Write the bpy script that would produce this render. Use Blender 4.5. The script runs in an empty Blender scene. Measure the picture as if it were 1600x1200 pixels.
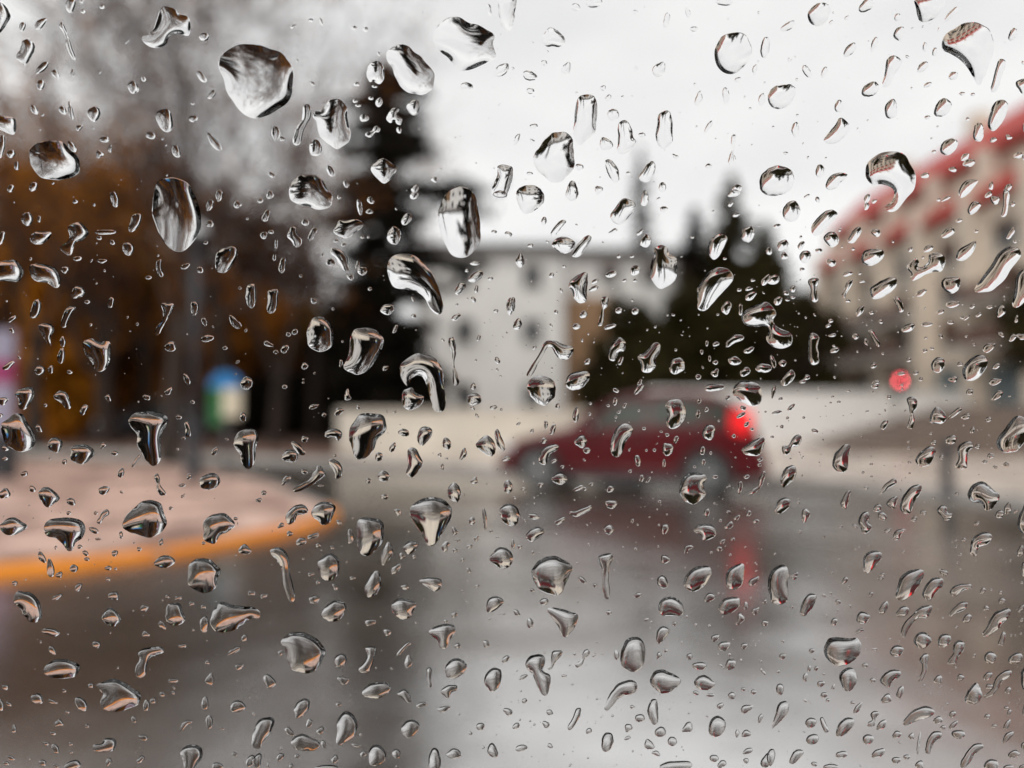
import bpy, math, random
import numpy as np
from mathutils import Vector, Matrix
from mathutils.geometry import delaunay_2d_cdt
R = math.radians
random.seed(7); rng = np.random.default_rng(7)
scene = bpy.context.scene
COL = scene.collection

# ---------------------------------------------------------------- camera
CAM_Z = 1.2
PITCH = math.atan(40 / 1155.56)          # horizon a little under the middle
FPX = 1600 * 26.0 / 36.0                 # focal length in photo pixels
PANE = 0.112                             # outer face of the window glass, metres from the lens
FOCUS = 0.1107                           # same plane seen through 4 mm of glass
cam = bpy.data.cameras.new('camera'); cam_o = bpy.data.objects.new('camera', cam); COL.objects.link(cam_o)
cam.sensor_width = 36; cam.lens = 26; cam.clip_start = 0.01; cam.clip_end = 2000
cam_o.location = (0, 0, CAM_Z); cam_o.rotation_euler = (math.pi / 2 + PITCH, 0, 0)
cam.dof.use_dof = True; cam.dof.focus_distance = FOCUS; cam.dof.aperture_fstop = 8.2
scene.camera = cam_o

# ---------------------------------------------------------------- sky and sun (overcast)
world = bpy.data.worlds.new('World'); scene.world = world; world.use_nodes = True
nt = world.node_tree; nt.nodes.clear()
out = nt.nodes.new('ShaderNodeOutputWorld'); bg = nt.nodes.new('ShaderNodeBackground')
sky = nt.nodes.new('ShaderNodeTexSky'); sky.sky_type = 'NISHITA'; sky.sun_disc = False
sky.sun_elevation = R(48); sky.sun_rotation = R(215)
hs = nt.nodes.new('ShaderNodeHueSaturation'); hs.inputs['Saturation'].default_value = 0.12
nt.links.new(sky.outputs[0], hs.inputs['Color'])
tc = nt.nodes.new('ShaderNodeTexCoord')
mp = nt.nodes.new('ShaderNodeMapping'); mp.inputs['Scale'].default_value = (1.2, 1.2, 3.0)
nz = nt.nodes.new('ShaderNodeTexNoise'); nz.inputs['Scale'].default_value = 1.6; nz.inputs['Detail'].default_value = 4
nt.links.new(tc.outputs['Generated'], mp.inputs[0]); nt.links.new(mp.outputs[0], nz.inputs['Vector'])
rp = nt.nodes.new('ShaderNodeValToRGB')
rp.color_ramp.elements[0].position = 0.30; rp.color_ramp.elements[0].color = (0.70, 0.695, 0.705, 1)
rp.color_ramp.elements[1].position = 0.70; rp.color_ramp.elements[1].color = (1.0, 0.985, 0.975, 1)
nt.links.new(nz.outputs[0], rp.inputs[0])
sc = nt.nodes.new('ShaderNodeVectorMath'); sc.operation = 'SCALE'; sc.inputs[3].default_value = 12.3
nt.links.new(rp.outputs[0], sc.inputs[0])
mx = nt.nodes.new('ShaderNodeMix'); mx.data_type = 'RGBA'; mx.inputs[0].default_value = 0.9
nt.links.new(hs.outputs[0], mx.inputs[6]); nt.links.new(sc.outputs[0], mx.inputs[7])
nt.links.new(mx.outputs[2], bg.inputs[0]); bg.inputs[1].default_value = 0.1
nt.links.new(bg.outputs[0], out.inputs[0])
sun = bpy.data.lights.new('sun', 'SUN'); sun.energy = 1.5; sun.angle = R(25); sun.color = (1, .97, .93)
sun_o = bpy.data.objects.new('sun', sun); COL.objects.link(sun_o)
sun_o.rotation_euler = (R(42), 0, R(-35)); sun_o.location = (0, -20, 40)
vs = scene.view_settings; vs.view_transform = 'Standard'; vs.look = 'None'; vs.exposure = 0; vs.gamma = 1
scene.cycles.use_denoising = True
scene.cycles.max_bounces = 16; scene.cycles.transmission_bounces = 14; scene.cycles.glossy_bounces = 6
scene.cycles.diffuse_bounces = 3; scene.cycles.sample_clamp_indirect = 6

# ---------------------------------------------------------------- helpers
def ray(px, py):
    a = (px - 800) / FPX; b = (600 - py) / FPX
    c, s = math.cos(PITCH), math.sin(PITCH)
    return a, c - b * s, s + b * c
def at(px, py, Y):
    a, y, z = ray(px, py); return Vector((a * Y / y, Y, CAM_Z + z * Y / y))
def gp(px, py, z=0.0):
    a, y, zz = ray(px, py); t = (z - CAM_Z) / zz
    return Vector((a * t, y * t, z))

def tag(o, label=None, cat=None, group=None, kind=None):
    if label: o['label'] = label
    if cat: o['category'] = cat
    if group: o['group'] = group
    if kind: o['kind'] = kind
    return o
def empty(name, loc, rz=0.0):
    o = bpy.data.objects.new(name, None); COL.objects.link(o); o.location = loc; o.rotation_euler = (0, 0, rz)
    o.empty_display_size = 0.2
    return o
def add(name, VF, m, parent=None, smooth=False):
    V, F = VF
    me = bpy.data.meshes.new(name); me.from_pydata([tuple(v) for v in V], [], F)
    if smooth: me.polygons.foreach_set('use_smooth', [True] * len(me.polygons))
    me.update(); me.materials.append(m)
    o = bpy.data.objects.new(name, me); COL.objects.link(o)
    if parent: o.parent = parent
    return o
def merge(*parts):
    V, F = [], []
    for v, f in parts:
        n = len(V); V += list(v); F += [tuple(i + n for i in q) for q in f]
    return V, F
def box(x0, x1, y0, y1, z0, z1):
    V = [(x, y, z) for z in (z0, z1) for y in (y0, y1) for x in (x0, x1)]
    return V, [(0, 2, 3, 1), (4, 5, 7, 6), (0, 1, 5, 4), (2, 6, 7, 3), (0, 4, 6, 2), (1, 3, 7, 5)]
def bbox(x0, x1, y0, y1, z0, z1, b):
    """box with chamfered edges"""
    V, F = [], []
    def lim(a, b_, i): return (a + b, b_ - b)[i]
    cs = []
    for sx in (0, 1):
        for sy in (0, 1):
            for sz in (0, 1):
                X = (x0, x1)[sx]; Y = (y0, y1)[sy]; Z = (z0, z1)[sz]
                xi = lim(x0, x1, sx); yi = lim(y0, y1, sy); zi = lim(z0, z1, sz)
                n = len(V); V += [(X, yi, zi), (xi, Y, zi), (xi, yi, Z)]; cs.append(n)
    c = lambda sx, sy, sz, k: cs[sx * 4 + sy * 2 + sz] + k
    for s in (0, 1):
        F.append((c(s,0,0,0), c(s,1,0,0), c(s,1,1,0), c(s,0,1,0)))
        F.append((c(0,s,0,1), c(1,s,0,1), c(1,s,1,1), c(0,s,1,1)))
        F.append((c(0,0,s,2), c(1,0,s,2), c(1,1,s,2), c(0,1,s,2)))
    for a in (0, 1):
        for d in (0, 1):
            F.append((c(a,d,0,0), c(a,d,1,0), c(a,d,1,1), c(a,d,0,1)))
            F.append((c(a,0,d,0), c(a,1,d,0), c(a,1,d,2), c(a,0,d,2)))
            F.append((c(0,a,d,1), c(1,a,d,1), c(1,a,d,2), c(0,a,d,2)))
            for e in (0, 1): F.append((c(a,d,e,0), c(a,d,e,1), c(a,d,e,2)))
    return V, F
def tube(pts, rad, n=8, caps=True):
    V, F = [], []
    pts = [Vector(p) for p in pts]
    for i, p in enumerate(pts):
        d = (pts[min(i + 1, len(pts) - 1)] - pts[max(i - 1, 0)]).normalized()
        u = d.cross(Vector((0.13, 0.97, 0.2)) if abs(d.y) < .9 else Vector((1, 0, 0))).normalized(); w = d.cross(u)
        for k in range(n):
            t = 2 * math.pi * k / n; V.append(tuple(p + rad[i] * (math.cos(t) * u + math.sin(t) * w)))
    for i in range(len(pts) - 1):
        for k in range(n):
            F.append((i*n + k, i*n + (k+1) % n, (i+1)*n + (k+1) % n, (i+1)*n + k))
    if caps: F += [tuple(range(n))[::-1], tuple((len(pts)-1)*n + k for k in range(n))]
    return V, F
def lathe(prof, n=24, c=(0, 0, 0)):
    V = [(c[0] + r*math.cos(2*math.pi*k/n), c[1] + r*math.sin(2*math.pi*k/n), c[2] + z) for r, z in prof for k in range(n)]
    F = [(i*n + k, i*n + (k+1) % n, (i+1)*n + (k+1) % n, (i+1)*n + k) for i in range(len(prof)-1) for k in range(n)]
    F += [tuple(range(n))[::-1], tuple((len(prof)-1)*n + k for k in range(n))]
    return V, F
def prism(poly, z0, z1):
    n = len(poly); V = [(p[0], p[1], z0) for p in poly] + [(p[0], p[1], z1) for p in poly]
    return V, [tuple(range(n))[::-1], tuple(range(n, 2*n))] + [(i, (i+1) % n, n + (i+1) % n, n + i) for i in range(n)]

def mat(name, col, rough=0.7, var=0.25, scale=3.0, bump=0.0, metallic=0.0, ior=1.45, coat=0.0, emit=None, es=0.0, rvar=0.0, stretch=None):
    m = bpy.data.materials.new(name); m.use_nodes = True; t = m.node_tree; b = t.nodes['Principled BSDF']
    b.inputs['Roughness'].default_value = rough; b.inputs['Metallic'].default_value = metallic
    b.inputs['IOR'].default_value = ior; b.inputs['Coat Weight'].default_value = coat
    b.inputs['Coat Roughness'].default_value = 0.05
    tcn = t.nodes.new('ShaderNodeTexCoord'); n = t.nodes.new('ShaderNodeTexNoise')
    n.inputs['Scale'].default_value = scale; n.inputs['Detail'].default_value = 6
    if stretch:
        mpn = t.nodes.new('ShaderNodeMapping'); mpn.inputs['Scale'].default_value = stretch
        t.links.new(tcn.outputs['Object'], mpn.inputs[0]); t.links.new(mpn.outputs[0], n.inputs['Vector'])
    else: t.links.new(tcn.outputs['Object'], n.inputs['Vector'])
    r = t.nodes.new('ShaderNodeValToRGB'); t.links.new(n.outputs[0], r.inputs[0])
    r.color_ramp.elements[0].position = .3; r.color_ramp.elements[1].position = .7
    r.color_ramp.elements[0].color = tuple(max(0, c * (1 - var)) for c in col) + (1,)
    r.color_ramp.elements[1].color = tuple(min(1, c * (1 + var)) for c in col) + (1,)
    t.links.new(r.outputs[0], b.inputs['Base Color'])
    if rvar:
        mr = t.nodes.new('ShaderNodeMapRange'); t.links.new(n.outputs[0], mr.inputs[0])
        mr.inputs[1].default_value = .3; mr.inputs[2].default_value = .7
        mr.inputs[3].default_value = max(0.02, rough - rvar); mr.inputs[4].default_value = rough + rvar
        t.links.new(mr.outputs[0], b.inputs['Roughness'])
    if bump:
        bp = t.nodes.new('ShaderNodeBump'); bp.inputs['Strength'].default_value = bump; bp.inputs['Distance'].default_value = .02
        n2 = t.nodes.new('ShaderNodeTexNoise'); n2.inputs['Scale'].default_value = scale * 8; n2.inputs['Detail'].default_value = 4
        t.links.new(tcn.outputs['Object'], n2.inputs['Vector'])
        t.links.new(n2.outputs[0], bp.inputs['Height']); t.links.new(bp.outputs[0], b.inputs['Normal'])
    if emit:
        b.inputs['Emission Color'].default_value = emit + (1,); b.inputs['Emission Strength'].default_value = es
    return m
def glass_mat(name, ior, col=(1, 1, 1)):
    m = bpy.data.materials.new(name); m.use_nodes = True; t = m.node_tree; t.nodes.clear()
    o = t.nodes.new('ShaderNodeOutputMaterial'); g = t.nodes.new('ShaderNodeBsdfGlass')
    g.inputs['Roughness'].default_value = 0; g.inputs['IOR'].default_value = ior; g.inputs['Color'].default_value = col + (1,)
    t.links.new(g.outputs[0], o.inputs[0]); return m
def tile_mat(name, c1, c2, mortar, size, rough, rot=0.0, ior=1.6):
    m = bpy.data.materials.new(name); m.use_nodes = True; t = m.node_tree; b = t.nodes['Principled BSDF']
    tcn = t.nodes.new('ShaderNodeTexCoord'); mpn = t.nodes.new('ShaderNodeMapping'); mpn.inputs['Rotation'].default_value = (0, 0, rot)
    t.links.new(tcn.outputs['Object'], mpn.inputs[0])
    br = t.nodes.new('ShaderNodeTexBrick'); t.links.new(mpn.outputs[0], br.inputs['Vector'])
    br.inputs['Color1'].default_value = c1 + (1,); br.inputs['Color2'].default_value = c2 + (1,); br.inputs['Mortar'].default_value = mortar + (1,)
    br.inputs['Scale'].default_value = 1.0; br.inputs['Brick Width'].default_value = size; br.inputs['Row Height'].default_value = size
    br.inputs['Mortar Size'].default_value = 0.012; br.offset = 0
    n = t.nodes.new('ShaderNodeTexNoise'); n.inputs['Scale'].default_value = 1.5; n.inputs['Detail'].default_value = 5
    t.links.new(tcn.outputs['Object'], n.inputs['Vector'])
    ml = t.nodes.new('ShaderNodeMix'); ml.data_type = 'RGBA'; ml.blend_type = 'MULTIPLY'; ml.inputs[0].default_value = 1
    r = t.nodes.new('ShaderNodeValToRGB'); t.links.new(n.outputs[0], r.inputs[0])
    r.color_ramp.elements[0].position = .41; r.color_ramp.elements[0].color = (.45, .41, .40, 1); r.color_ramp.elements[1].position = .59
    t.links.new(br.outputs[0], ml.inputs[6]); t.links.new(r.outputs[0], ml.inputs[7]); t.links.new(ml.outputs[2], b.inputs['Base Color'])
    mr = t.nodes.new('ShaderNodeMapRange'); t.links.new(n.outputs[0], mr.inputs[0]); mr.inputs[1].default_value = .35; mr.inputs[2].default_value = .65
    mr.inputs[3].default_value = max(.05, rough - .12); mr.inputs[4].default_value = rough + .12
    t.links.new(mr.outputs[0], b.inputs['Roughness']); b.inputs['IOR'].default_value = ior
    bp = t.nodes.new('ShaderNodeBump'); bp.inputs['Strength'].default_value = .3; bp.inputs['Distance'].default_value = .005
    t.links.new(br.outputs[1], bp.inputs['Height']); bp.invert = True; t.links.new(bp.outputs[0], b.inputs['Normal'])
    return m
# ---------------------------------------------------------------- materials
M = dict(
    road=mat('wet_asphalt', (.058, .043, .032), .21, .35, .45, .30, ior=11.0, rvar=.08),
    kerb=mat('kerb_stone', (.33, .31, .29), .45, .2, 2, .2),
    yellow=mat('yellow_paint', (.95, .29, .008), .35, .30, 2.6, .2),
    wwhite=mat('white_render', (.80, .785, .76), .8, .08, .6),
    beige=mat('beige_render', (.66, .565, .47), .8, .1, .6),
    tan=mat('tan_render', (.30, .18, .10), .8, .12, .8),
    wall=mat('low_wall_render', (.92, .905, .88), .7, .05, .7),
    wall2=mat('low_wall_stone', (.62, .56, .48), .7, .12, .7),
    step=mat('brown_step_stone', (.17, .125, .10), .4, .25, 2, .1),
    redroof=mat('red_roof_tile', (.40, .035, .024), .6, .25, 2.2, .2),
    darkroof=mat('dark_eave', (.06, .055, .055), .6, .2, 2),
    frame=mat('window_frame', (.55, .52, .48), .5, .05, 4),
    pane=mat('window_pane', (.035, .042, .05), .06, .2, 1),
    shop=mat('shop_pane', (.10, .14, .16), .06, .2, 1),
    shutter=mat('brown_shutter', (.12, .07, .05), .6, .2, 6),
    rail=mat('balcony_rail', (.13, .07, .055), .5, .15, 5),
    bluewall=mat('blue_grey_render', (.30, .32, .36), .8, .1, .6),
    lilac=mat('lilac_render', (.62, .58, .66), .8, .1, .6),
    bark=mat('bark', (.050, .031, .021), .85, .35, 6, .4),
    bark2=mat('grey_bark', (.036, .023, .017), .85, .3, 6, .4),
    twig=mat('twig', (.065, .044, .038), .85, .3, 3, ior=1.12),
    leaf_or=mat('autumn_leaf', (.40, .155, .014), .6, .5, 1.2, ior=1.12),
    leaf_br=mat('brown_leaf', (.28, .105, .018), .6, .5, 1.2, ior=1.12),
    leaf_ol=mat('olive_leaf', (.22, .105, .010), .6, .45, 1.2, ior=1.12),
    leaf_gb=mat('withered_leaf', (.095, .046, .026), .7, .35, 1.2, ior=1.12),
    leaf_dk=mat('dark_needle', (.011, .009, .006), .6, .45, 1.5, ior=1.12),
    leaf_dg=mat('dark_green_leaf', (.036, .029, .010), .55, .45, 1.5, ior=1.12),
    grey=mat('grey_metal', (.13, .13, .135), .4, .12, 4, metallic=.6),
    dgrey=mat('dark_metal', (.045, .045, .05), .45, .15, 4, metallic=.4),
    red=mat('red_car_paint', (.075, .001, .003), .35, .06, 2, coat=.08, ior=1.3),
    greycar=mat('grey_car_paint', (.10, .10, .11), .25, .08, 2, coat=1),
    carglass=mat('car_window_glass', (.045, .05, .042), .25, .1, 2, ior=1.18),
    rubber=mat('tyre_rubber', (.018, .018, .018), .75, .2, 8),
    alloy=mat('alloy_rim', (.26, .26, .26), .3, .1, 5, metallic=.7),
    chrome=mat('clear_lamp', (.7, .7, .7), .15, .05, 5),
    brake=mat('lit_brake_lamp', (.5, .01, .01), .3, .05, 4, emit=(1, .006, .012), es=.7),
    tail=mat('red_lamp', (.45, .01, .01), .2, .05, 4),
    stop=mat('lit_red_signal', (.6, .02, .02), .3, .02, 4, emit=(1, .10, .12), es=14),
    off=mat('unlit_signal', (.03, .05, .035), .3, .1, 4),
    blue=mat('blue_enamel', (.02, .20, .50), .35, .08, 3),
    green=mat('green_enamel', (.018, .14, .04), .4, .1, 3),
    cream=mat('cream_enamel', (.62, .56, .43), .4, .06, 3),
    mag=mat('magenta_print', (.28, .03, .12), .4, .1, 3),
    lil2=mat('lilac_print', (.30, .28, .37), .4, .1, 3),
    cabin=mat('dark_trim', (.012, .012, .013), .85, .2, 6),
    glass=glass_mat('window_glass', 1.45, (.985, .99, .987)),
    water=glass_mat('rain_water', 1.333),
    pave=tile_mat('pink_wet_tile', (.86, .60, .50), (.66, .44, .36), (.34, .24, .19), .4, .45, .35, 1.38),
    pave3=tile_mat('brown_wet_path', (.30, .185, .145), (.24, .145, .11), (.12, .08, .07), .5, .5, -.2, 1.35),
    pave2=tile_mat('beige_wet_tile', (.82, .72, .63), (.70, .60, .52), (.42, .35, .3), .5, .35, -.2, 1.7),
)
# worn patches on the painted kerb
ry = [n_ for n_ in M['yellow'].node_tree.nodes if n_.type == 'VALTORGB'][0].color_ramp
ry.elements[0].position = .36; ry.elements[0].color = (.46, .30, .20, 1); e_ = ry.elements.new(.43); e_.color = (.80, .24, .01, 1); ry.elements[-1].color = (1.0, .34, .01, 1)
# standing water and drier patches on the road
t = M['road'].node_tree; b = t.nodes['Principled BSDF']; tcn = t.nodes.new('ShaderNodeTexCoord'); mpn = t.nodes.new('ShaderNodeMapping'); mpn.inputs['Scale'].default_value = (.55, 1.0, 1)
n = t.nodes.new('ShaderNodeTexNoise'); n.inputs['Scale'].default_value = .55; n.inputs['Detail'].default_value = 5; n.inputs['Roughness'].default_value = .55
mr = t.nodes.new('ShaderNodeMapRange'); mr.inputs[1].default_value = .40; mr.inputs[2].default_value = .62; mr.inputs[3].default_value = .27; mr.inputs[4].default_value = .56
t.links.new(tcn.outputs['Object'], mpn.inputs[0]); t.links.new(mpn.outputs[0], n.inputs['Vector']); t.links.new(n.outputs[0], mr.inputs[0]); t.links.new(mr.outputs[0], b.inputs['Specular IOR Level'])
# ---------------------------------------------------------------- ground
S = 600
o = add('road', ([(-S, -S, 0), (S, -S, 0), (S, S, 0), (-S, S, 0)], [(0, 1, 2, 3)]), M['road']); tag(o, 'wet grey road mirroring the overcast sky', kind='structure')
def spline(pts, n=6, closed=False):
    P = [Vector((p[0], p[1])) for p in pts]; o_ = []; N = len(P)
    rng_ = range(N if closed else N - 1)
    for i in rng_:
        if closed: a, b, c, d = P[i-1], P[i], P[(i+1) % N], P[(i+2) % N]
        else: a, b, c, d = P[max(i-1, 0)], P[i], P[i+1], P[min(i+2, N-1)]
        for k in range(n):
            t = k / n
            o_.append(.5*((2*b) + (c-a)*t + (2*a-5*b+4*c-d)*t*t + (3*b-a-3*c+d)*t**3))
    if not closed: o_.append(P[-1])
    return o_
def strip(line, w, z0, z1, side):
    """kerb of width w along a ground line; side=+1 puts its body to the left of the walking direction"""
    L = []
    for i, p in enumerate(line):
        d = (line[min(i+1, len(line)-1)] - line[max(i-1, 0)]).normalized(); nrm = Vector((-d.y, d.x)) * side
        L.append((p, p + nrm * w))
    V, F = [], []
    b = .02
    for p, q in L:
        nn = (q - p).normalized()
        for pt, z in ((p, z0), (p, z1 - b), (p + nn*b, z1), (q, z1), (q, z0)): V.append((pt.x, pt.y, z))
    for i in range(len(L)-1):
        for k in range(4): F.append((i*5 + k, (i+1)*5 + k, (i+1)*5 + k + 1, i*5 + k + 1))
    return (V, F), [q for p, q in L]
# near corner pavement with yellow kerb
near = [gp(*p) for p in ((-500, 990), (-200, 924), (0, 901), (160, 886), (300, 866), (400, 847), (475, 829), (520, 814), (528, 803), (490, 786), (420, 758), (300, 735), (120, 724), (-150, 717), (-700, 712))]
nl = spline(near, 6)
kb, inner = strip(nl[:50], .14, -.02, .070, +1)
tag(add('yellow_kerb', kb, M['yellow']), 'yellow painted kerb edging the pink pavement corner', kind='structure')
kb2, inner2 = strip(nl[49:], .14, -.02, .068, +1)
tag(add('stone_kerb', kb2, M['kerb']), 'plain stone kerb behind the lamp post', kind='structure')
poly = inner + inner2[1:]
tag(add('corner_pavement', prism([(p.x, p.y) for p in poly] , -.02, .066), M['pave']), 'pink wet tiled pavement on the corner', kind='structure')
# far pavement behind the car
far = [gp(*p) for p in ((2600, 850), (1900, 815), (1600, 792), (1400, 772), (1190, 754), (980, 746), (800, 740), (600, 729), (400, 721), (200, 714), (-100, 706), (-600, 700))]
fl = spline(far, 5)
kb3, inner3 = strip(fl, .25, -.02, .125, -1)
tag(add('stone_kerb', kb3, M['kerb']), 'dark stone kerb along the far pavement behind the red car', kind='structure')
ir = [(p.x, p.y) for p in inner3 if p.x > -3.4]; il = [(p.x, p.y) for p in inner3 if p.x <= -3.4]
poly = il + [(-120, 22), (-120, 120), (-14, 120), (-4.3, 19), ir[-1]]
tag(add('park_path', prism(poly[::-1], -.02, .121), M['pave3']), 'brown wet path under the trees', kind='structure')
poly = ir + [(-4.3, 19), (-14, 120), (140, 120), (140, 8)]
tag(add('far_pavement', prism(poly, -.02, .121), M['pave2']), 'pinkish beige pavement across the road', kind='structure')
GZ = .121; NZ = .066
# ---------------------------------------------------------------- walls and steps
def wall(name, pts, h, th, m, mc, label):
    root = empty(name, (pts[0][0], pts[0][1], GZ)); r = Vector(root.location)
    ps = [Vector((p[0], p[1])) for p in pts]
    for nm, z0, z1, ex, mm in (('wall_body', -.05, h - .08, 0, m), ('coping', h - .08, h, .04, mc)):
        V, F = [], []
        for i, p in enumerate(ps):
            d = (ps[min(i+1, len(ps)-1)] - ps[max(i-1, 0)]).normalized(); n = Vector((-d.y, d.x))
            for q in (p - n*ex, p + n*(th + ex)):
                for z in (z0, z1): V.append((q.x - r.x, q.y - r.y, z))
        for i in range(len(ps)-1):
            a, b = i*4, (i+1)*4
            F += [(a, b, b+1, a+1), (a+2, a+3, b+3, b+2), (a+1, b+1, b+3, a+3), (a, a+2, b+2, b)]
        e = (len(ps)-1)*4; F += [(0, 1, 3, 2), (e, e+2, e+3, e+1)]
        add(nm, (V, F), mm, root)
    tag(root, label, 'wall')
wall('low_wall', [(-4.2, 17.8), (-1.5, 17.2), (1.9, 16.8)], 1.08, .3, M['wall2'], M['wall2'], 'low beige wall beyond the bonnet of the red car')
wall('low_wall', [(4.2, 22.0), (9, 24), (16.4, 26.6)], 1.72, .3, M['wall'], M['wall'], 'long white low wall behind the tail of the red car and the brown steps')
st = empty('stone_steps', (8.2, 17.6, GZ))
for i in range(8):
    V, F = bbox(i*.5, 8.6, i*.34, 5.0 - i*.02, (-.05 if i == 0 else i*.145 - .02), (i+1)*.145, .015)
    add('step', (V, F), M['step'], st)
st.rotation_euler = (0, 0, R(-8)); tag(st, 'flight of dark brown stone steps in front of the white wall', 'steps')

# ---------------------------------------------------------------- buildings
def facade(P, U, W, H, holes, depth, N):
    """wall sheet with real openings; P origin, U unit along, N unit inward; holes = (u0,u1,z0,z1)"""
    us = sorted({0, W, *[h[0] for h in holes], *[h[1] for h in holes]}); zs = sorted({0, H, *[h[2] for h in holes], *[h[3] for h in holes]})
    pt = lambda u, d, z: tuple(P + U*u + N*d + Vector((0, 0, z)))
    V, F = [], []
    def quad(*q): n = len(V); V.extend(q); F.append((n, n+1, n+2, n+3))
    for a, b in zip(us, us[1:]):
        for c, d in zip(zs, zs[1:]):
            mu, mz = (a+b)/2, (c+d)/2
            if any(h[0] < mu < h[1] and h[2] < mz < h[3] for h in holes): continue
            quad(pt(a, 0, c), pt(b, 0, c), pt(b, 0, d), pt(a, 0, d))
    for a, b, c, d in holes:
        quad(pt(a, 0, c), pt(a, depth, c), pt(a, depth, d), pt(a, 0, d)); quad(pt(b, 0, c), pt(b, 0, d), pt(b, depth, d), pt(b, depth, c))
        quad(pt(a, 0, c), pt(b, 0, c), pt(b, depth, c), pt(a, depth, c)); quad(pt(a, 0, d), pt(a, depth, d), pt(b, depth, d), pt(b, 0, d))
    return V, F
def obox(P, U, N, u0, u1, d0, d1, z0, z1):
    V, F = box(u0, u1, d0, d1, z0, z1)
    return [tuple(P + U*v[0] + N*v[1] + Vector((0, 0, v[2]))) for v in V], F
def window(root, P, U, N, h, m=None, fr=None, sh=None, mull=1):
    a, b, c, d = h; t = .07; fr = fr or M['frame']
    ps = [obox(P, U, N, a, b, .08, .16, c, c+t), obox(P, U, N, a, b, .08, .16, d-t, d), obox(P, U, N, a, a+t, .08, .16, c+t, d-t), obox(P, U, N, b-t, b, .08, .16, c+t, d-t)]
    for k in range(mull):
        x = a + (b-a)*(k+1)/(mull+1); ps.append(obox(P, U, N, x-.03, x+.03, .085, .155, c+t, d-t))
    w = add('window', merge(*ps), fr, root)
    add('pane', obox(P, U, N, a+.02, b-.02, .115, .13, c+.02, d-.02), m or M['pane'], w)
    add('sill', obox(P, U, N, a-.06, b+.06, -.06, .10, c-.06, c-.002), M['frame'], w)
    if sh: add('shutter', obox(P, U, N, a+.01, b-.01, .03, .07, d-(d-c)*sh, d-.01), M['shutter'], w)
X, Yv = Vector((1, 0, 0)), Vector((0, 1, 0))
# white block behind the low wall
b = empty('white_building', (0, 0, GZ))
def loc(v): return Vector((v.x, v.y, 0))
Y1 = 36.0
xl, xr = at(650, 600, Y1).x, at(882, 600, Y1).x; top = at(700, 392, Y1).z - GZ
def px2hole(px, py, w, h, Y, x0): q = at(px, py, Y); return (q.x - x0 - w/2, q.x - x0 + w/2, q.z - GZ - h/2, q.z - GZ + h/2)
holes = [px2hole(px, py, 1.0, 1.25, Y1, xl) for px in (726, 832) for py in (432, 518, 618)]
P = Vector((xl, Y1, 0))
add('front_wall', facade(P, X, xr-xl, top, holes, .2, Yv), M['wwhite'], b)
add('inner_block', box(xl+.02, xr-.02, Y1+.2, Y1+9, 0, top-.01), M['wwhite'], b)
for h in holes: window(b, P, X, Yv, h)
Y2 = 40.0; x2 = at(1118, 600, Y2).x; top2 = at(1000, 398, Y2).z - GZ; base2 = at(1000, 452, Y2).z - GZ
holes2 = [(u, u+1.1, base2+.25, base2+1.35) for u in (2.2, 4.4, 6.4)]
P2 = Vector((xr+.01, Y2, 0))
add('wing_wall', facade(P2, X, x2-xr, top2, holes2 , .2, Yv), M['wwhite'], b)
add('wing_block', box(xr+.02, x2-.02, Y2+.2, Y2+8, 0, top2-.01), M['wwhite'], b)
for h in holes2: window(b, P2, X, Yv, h, sh=.4)
add('porch', bbox(xr+.02, at(955, 600, 37).x, 36.6, Y2-.01, 0, at(900, 470, 37).z, .05), M['tan'], b)
rf = add('roof', merge(bbox(xl-.45, xr+.35, Y1-.5, Y1+9.3, top, top+.28, .05), bbox(xr+.351, x2+.4, Y2-.6, Y2+8.3, top2-.02, top2+.26, .05)), M['darkroof'], b)
add('chimney', bbox(xl+1.2, xl+1.9, Y1+3, Y1+3.7, top+.27, top+1.0, .04), M['wwhite'], rf)
tag(b, 'white three storey building with small dark windows beside the cedar', 'building')
# long beige building with red roofs on the right, its front running away from the road
b = empty('red_roofed_building', (0, 0, GZ))
XF, YA, YB = 17.0, 17.0, 40.2
Pn = Vector((XF, YB, 0)); U = Vector((0, -1, 0)); N = Vector((1, 0, 0)); L = YB - YA
He = 8.4; Ht = 10.3
holes, shops = [], []
nb = 7; bay = L / nb
for i in range(nb):
    c = bay*(i+.5)
    for s in range(3):
        z = 3.5 + s*1.55
        holes.append((c - .75, c + .75, z, z + 1.1))
    shops.append((c - 1.25, c + 1.25, .25, 2.75))
add('front_wall', facade(Pn, U, L, He, holes + shops, .22, N), M['beige'], b)
add('inner_block', box(XF+.22, XF+10, YA, YB, 0, He-.01), M['beige'], b)
for k, h in enumerate(holes): window(b, Pn, U, N, h, sh=(.0, .55, .3, .75)[k*7 % 4] or None)
for h in shops: window(b, Pn, U, N, h, m=M['shop'], mull=2)
for i in (1, 2, 4, 5):                                       # balconies
    c = bay*(i+.5)
    for s in (0, 1):
        z = 3.5 + s*1.55
        bl = add('balcony', obox(Pn, U, N, c-1.35, c+1.35, -.95, -.003, z-.32, z-.18), M['frame'], b)
        add('railing', merge(obox(Pn, U, N, c-1.33, c+1.33, -.93, -.88, z+.40, z+.47), *[obox(Pn, U, N, c-1.32+k*.155, c-1.28+k*.155, -.92, -.89, z-.18, z+.40) for k in range(18)], obox(Pn, U, N, c-1.33, c+1.33, -.935, -.90, z-.15, z+.28)), M['rail'], bl)
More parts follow.
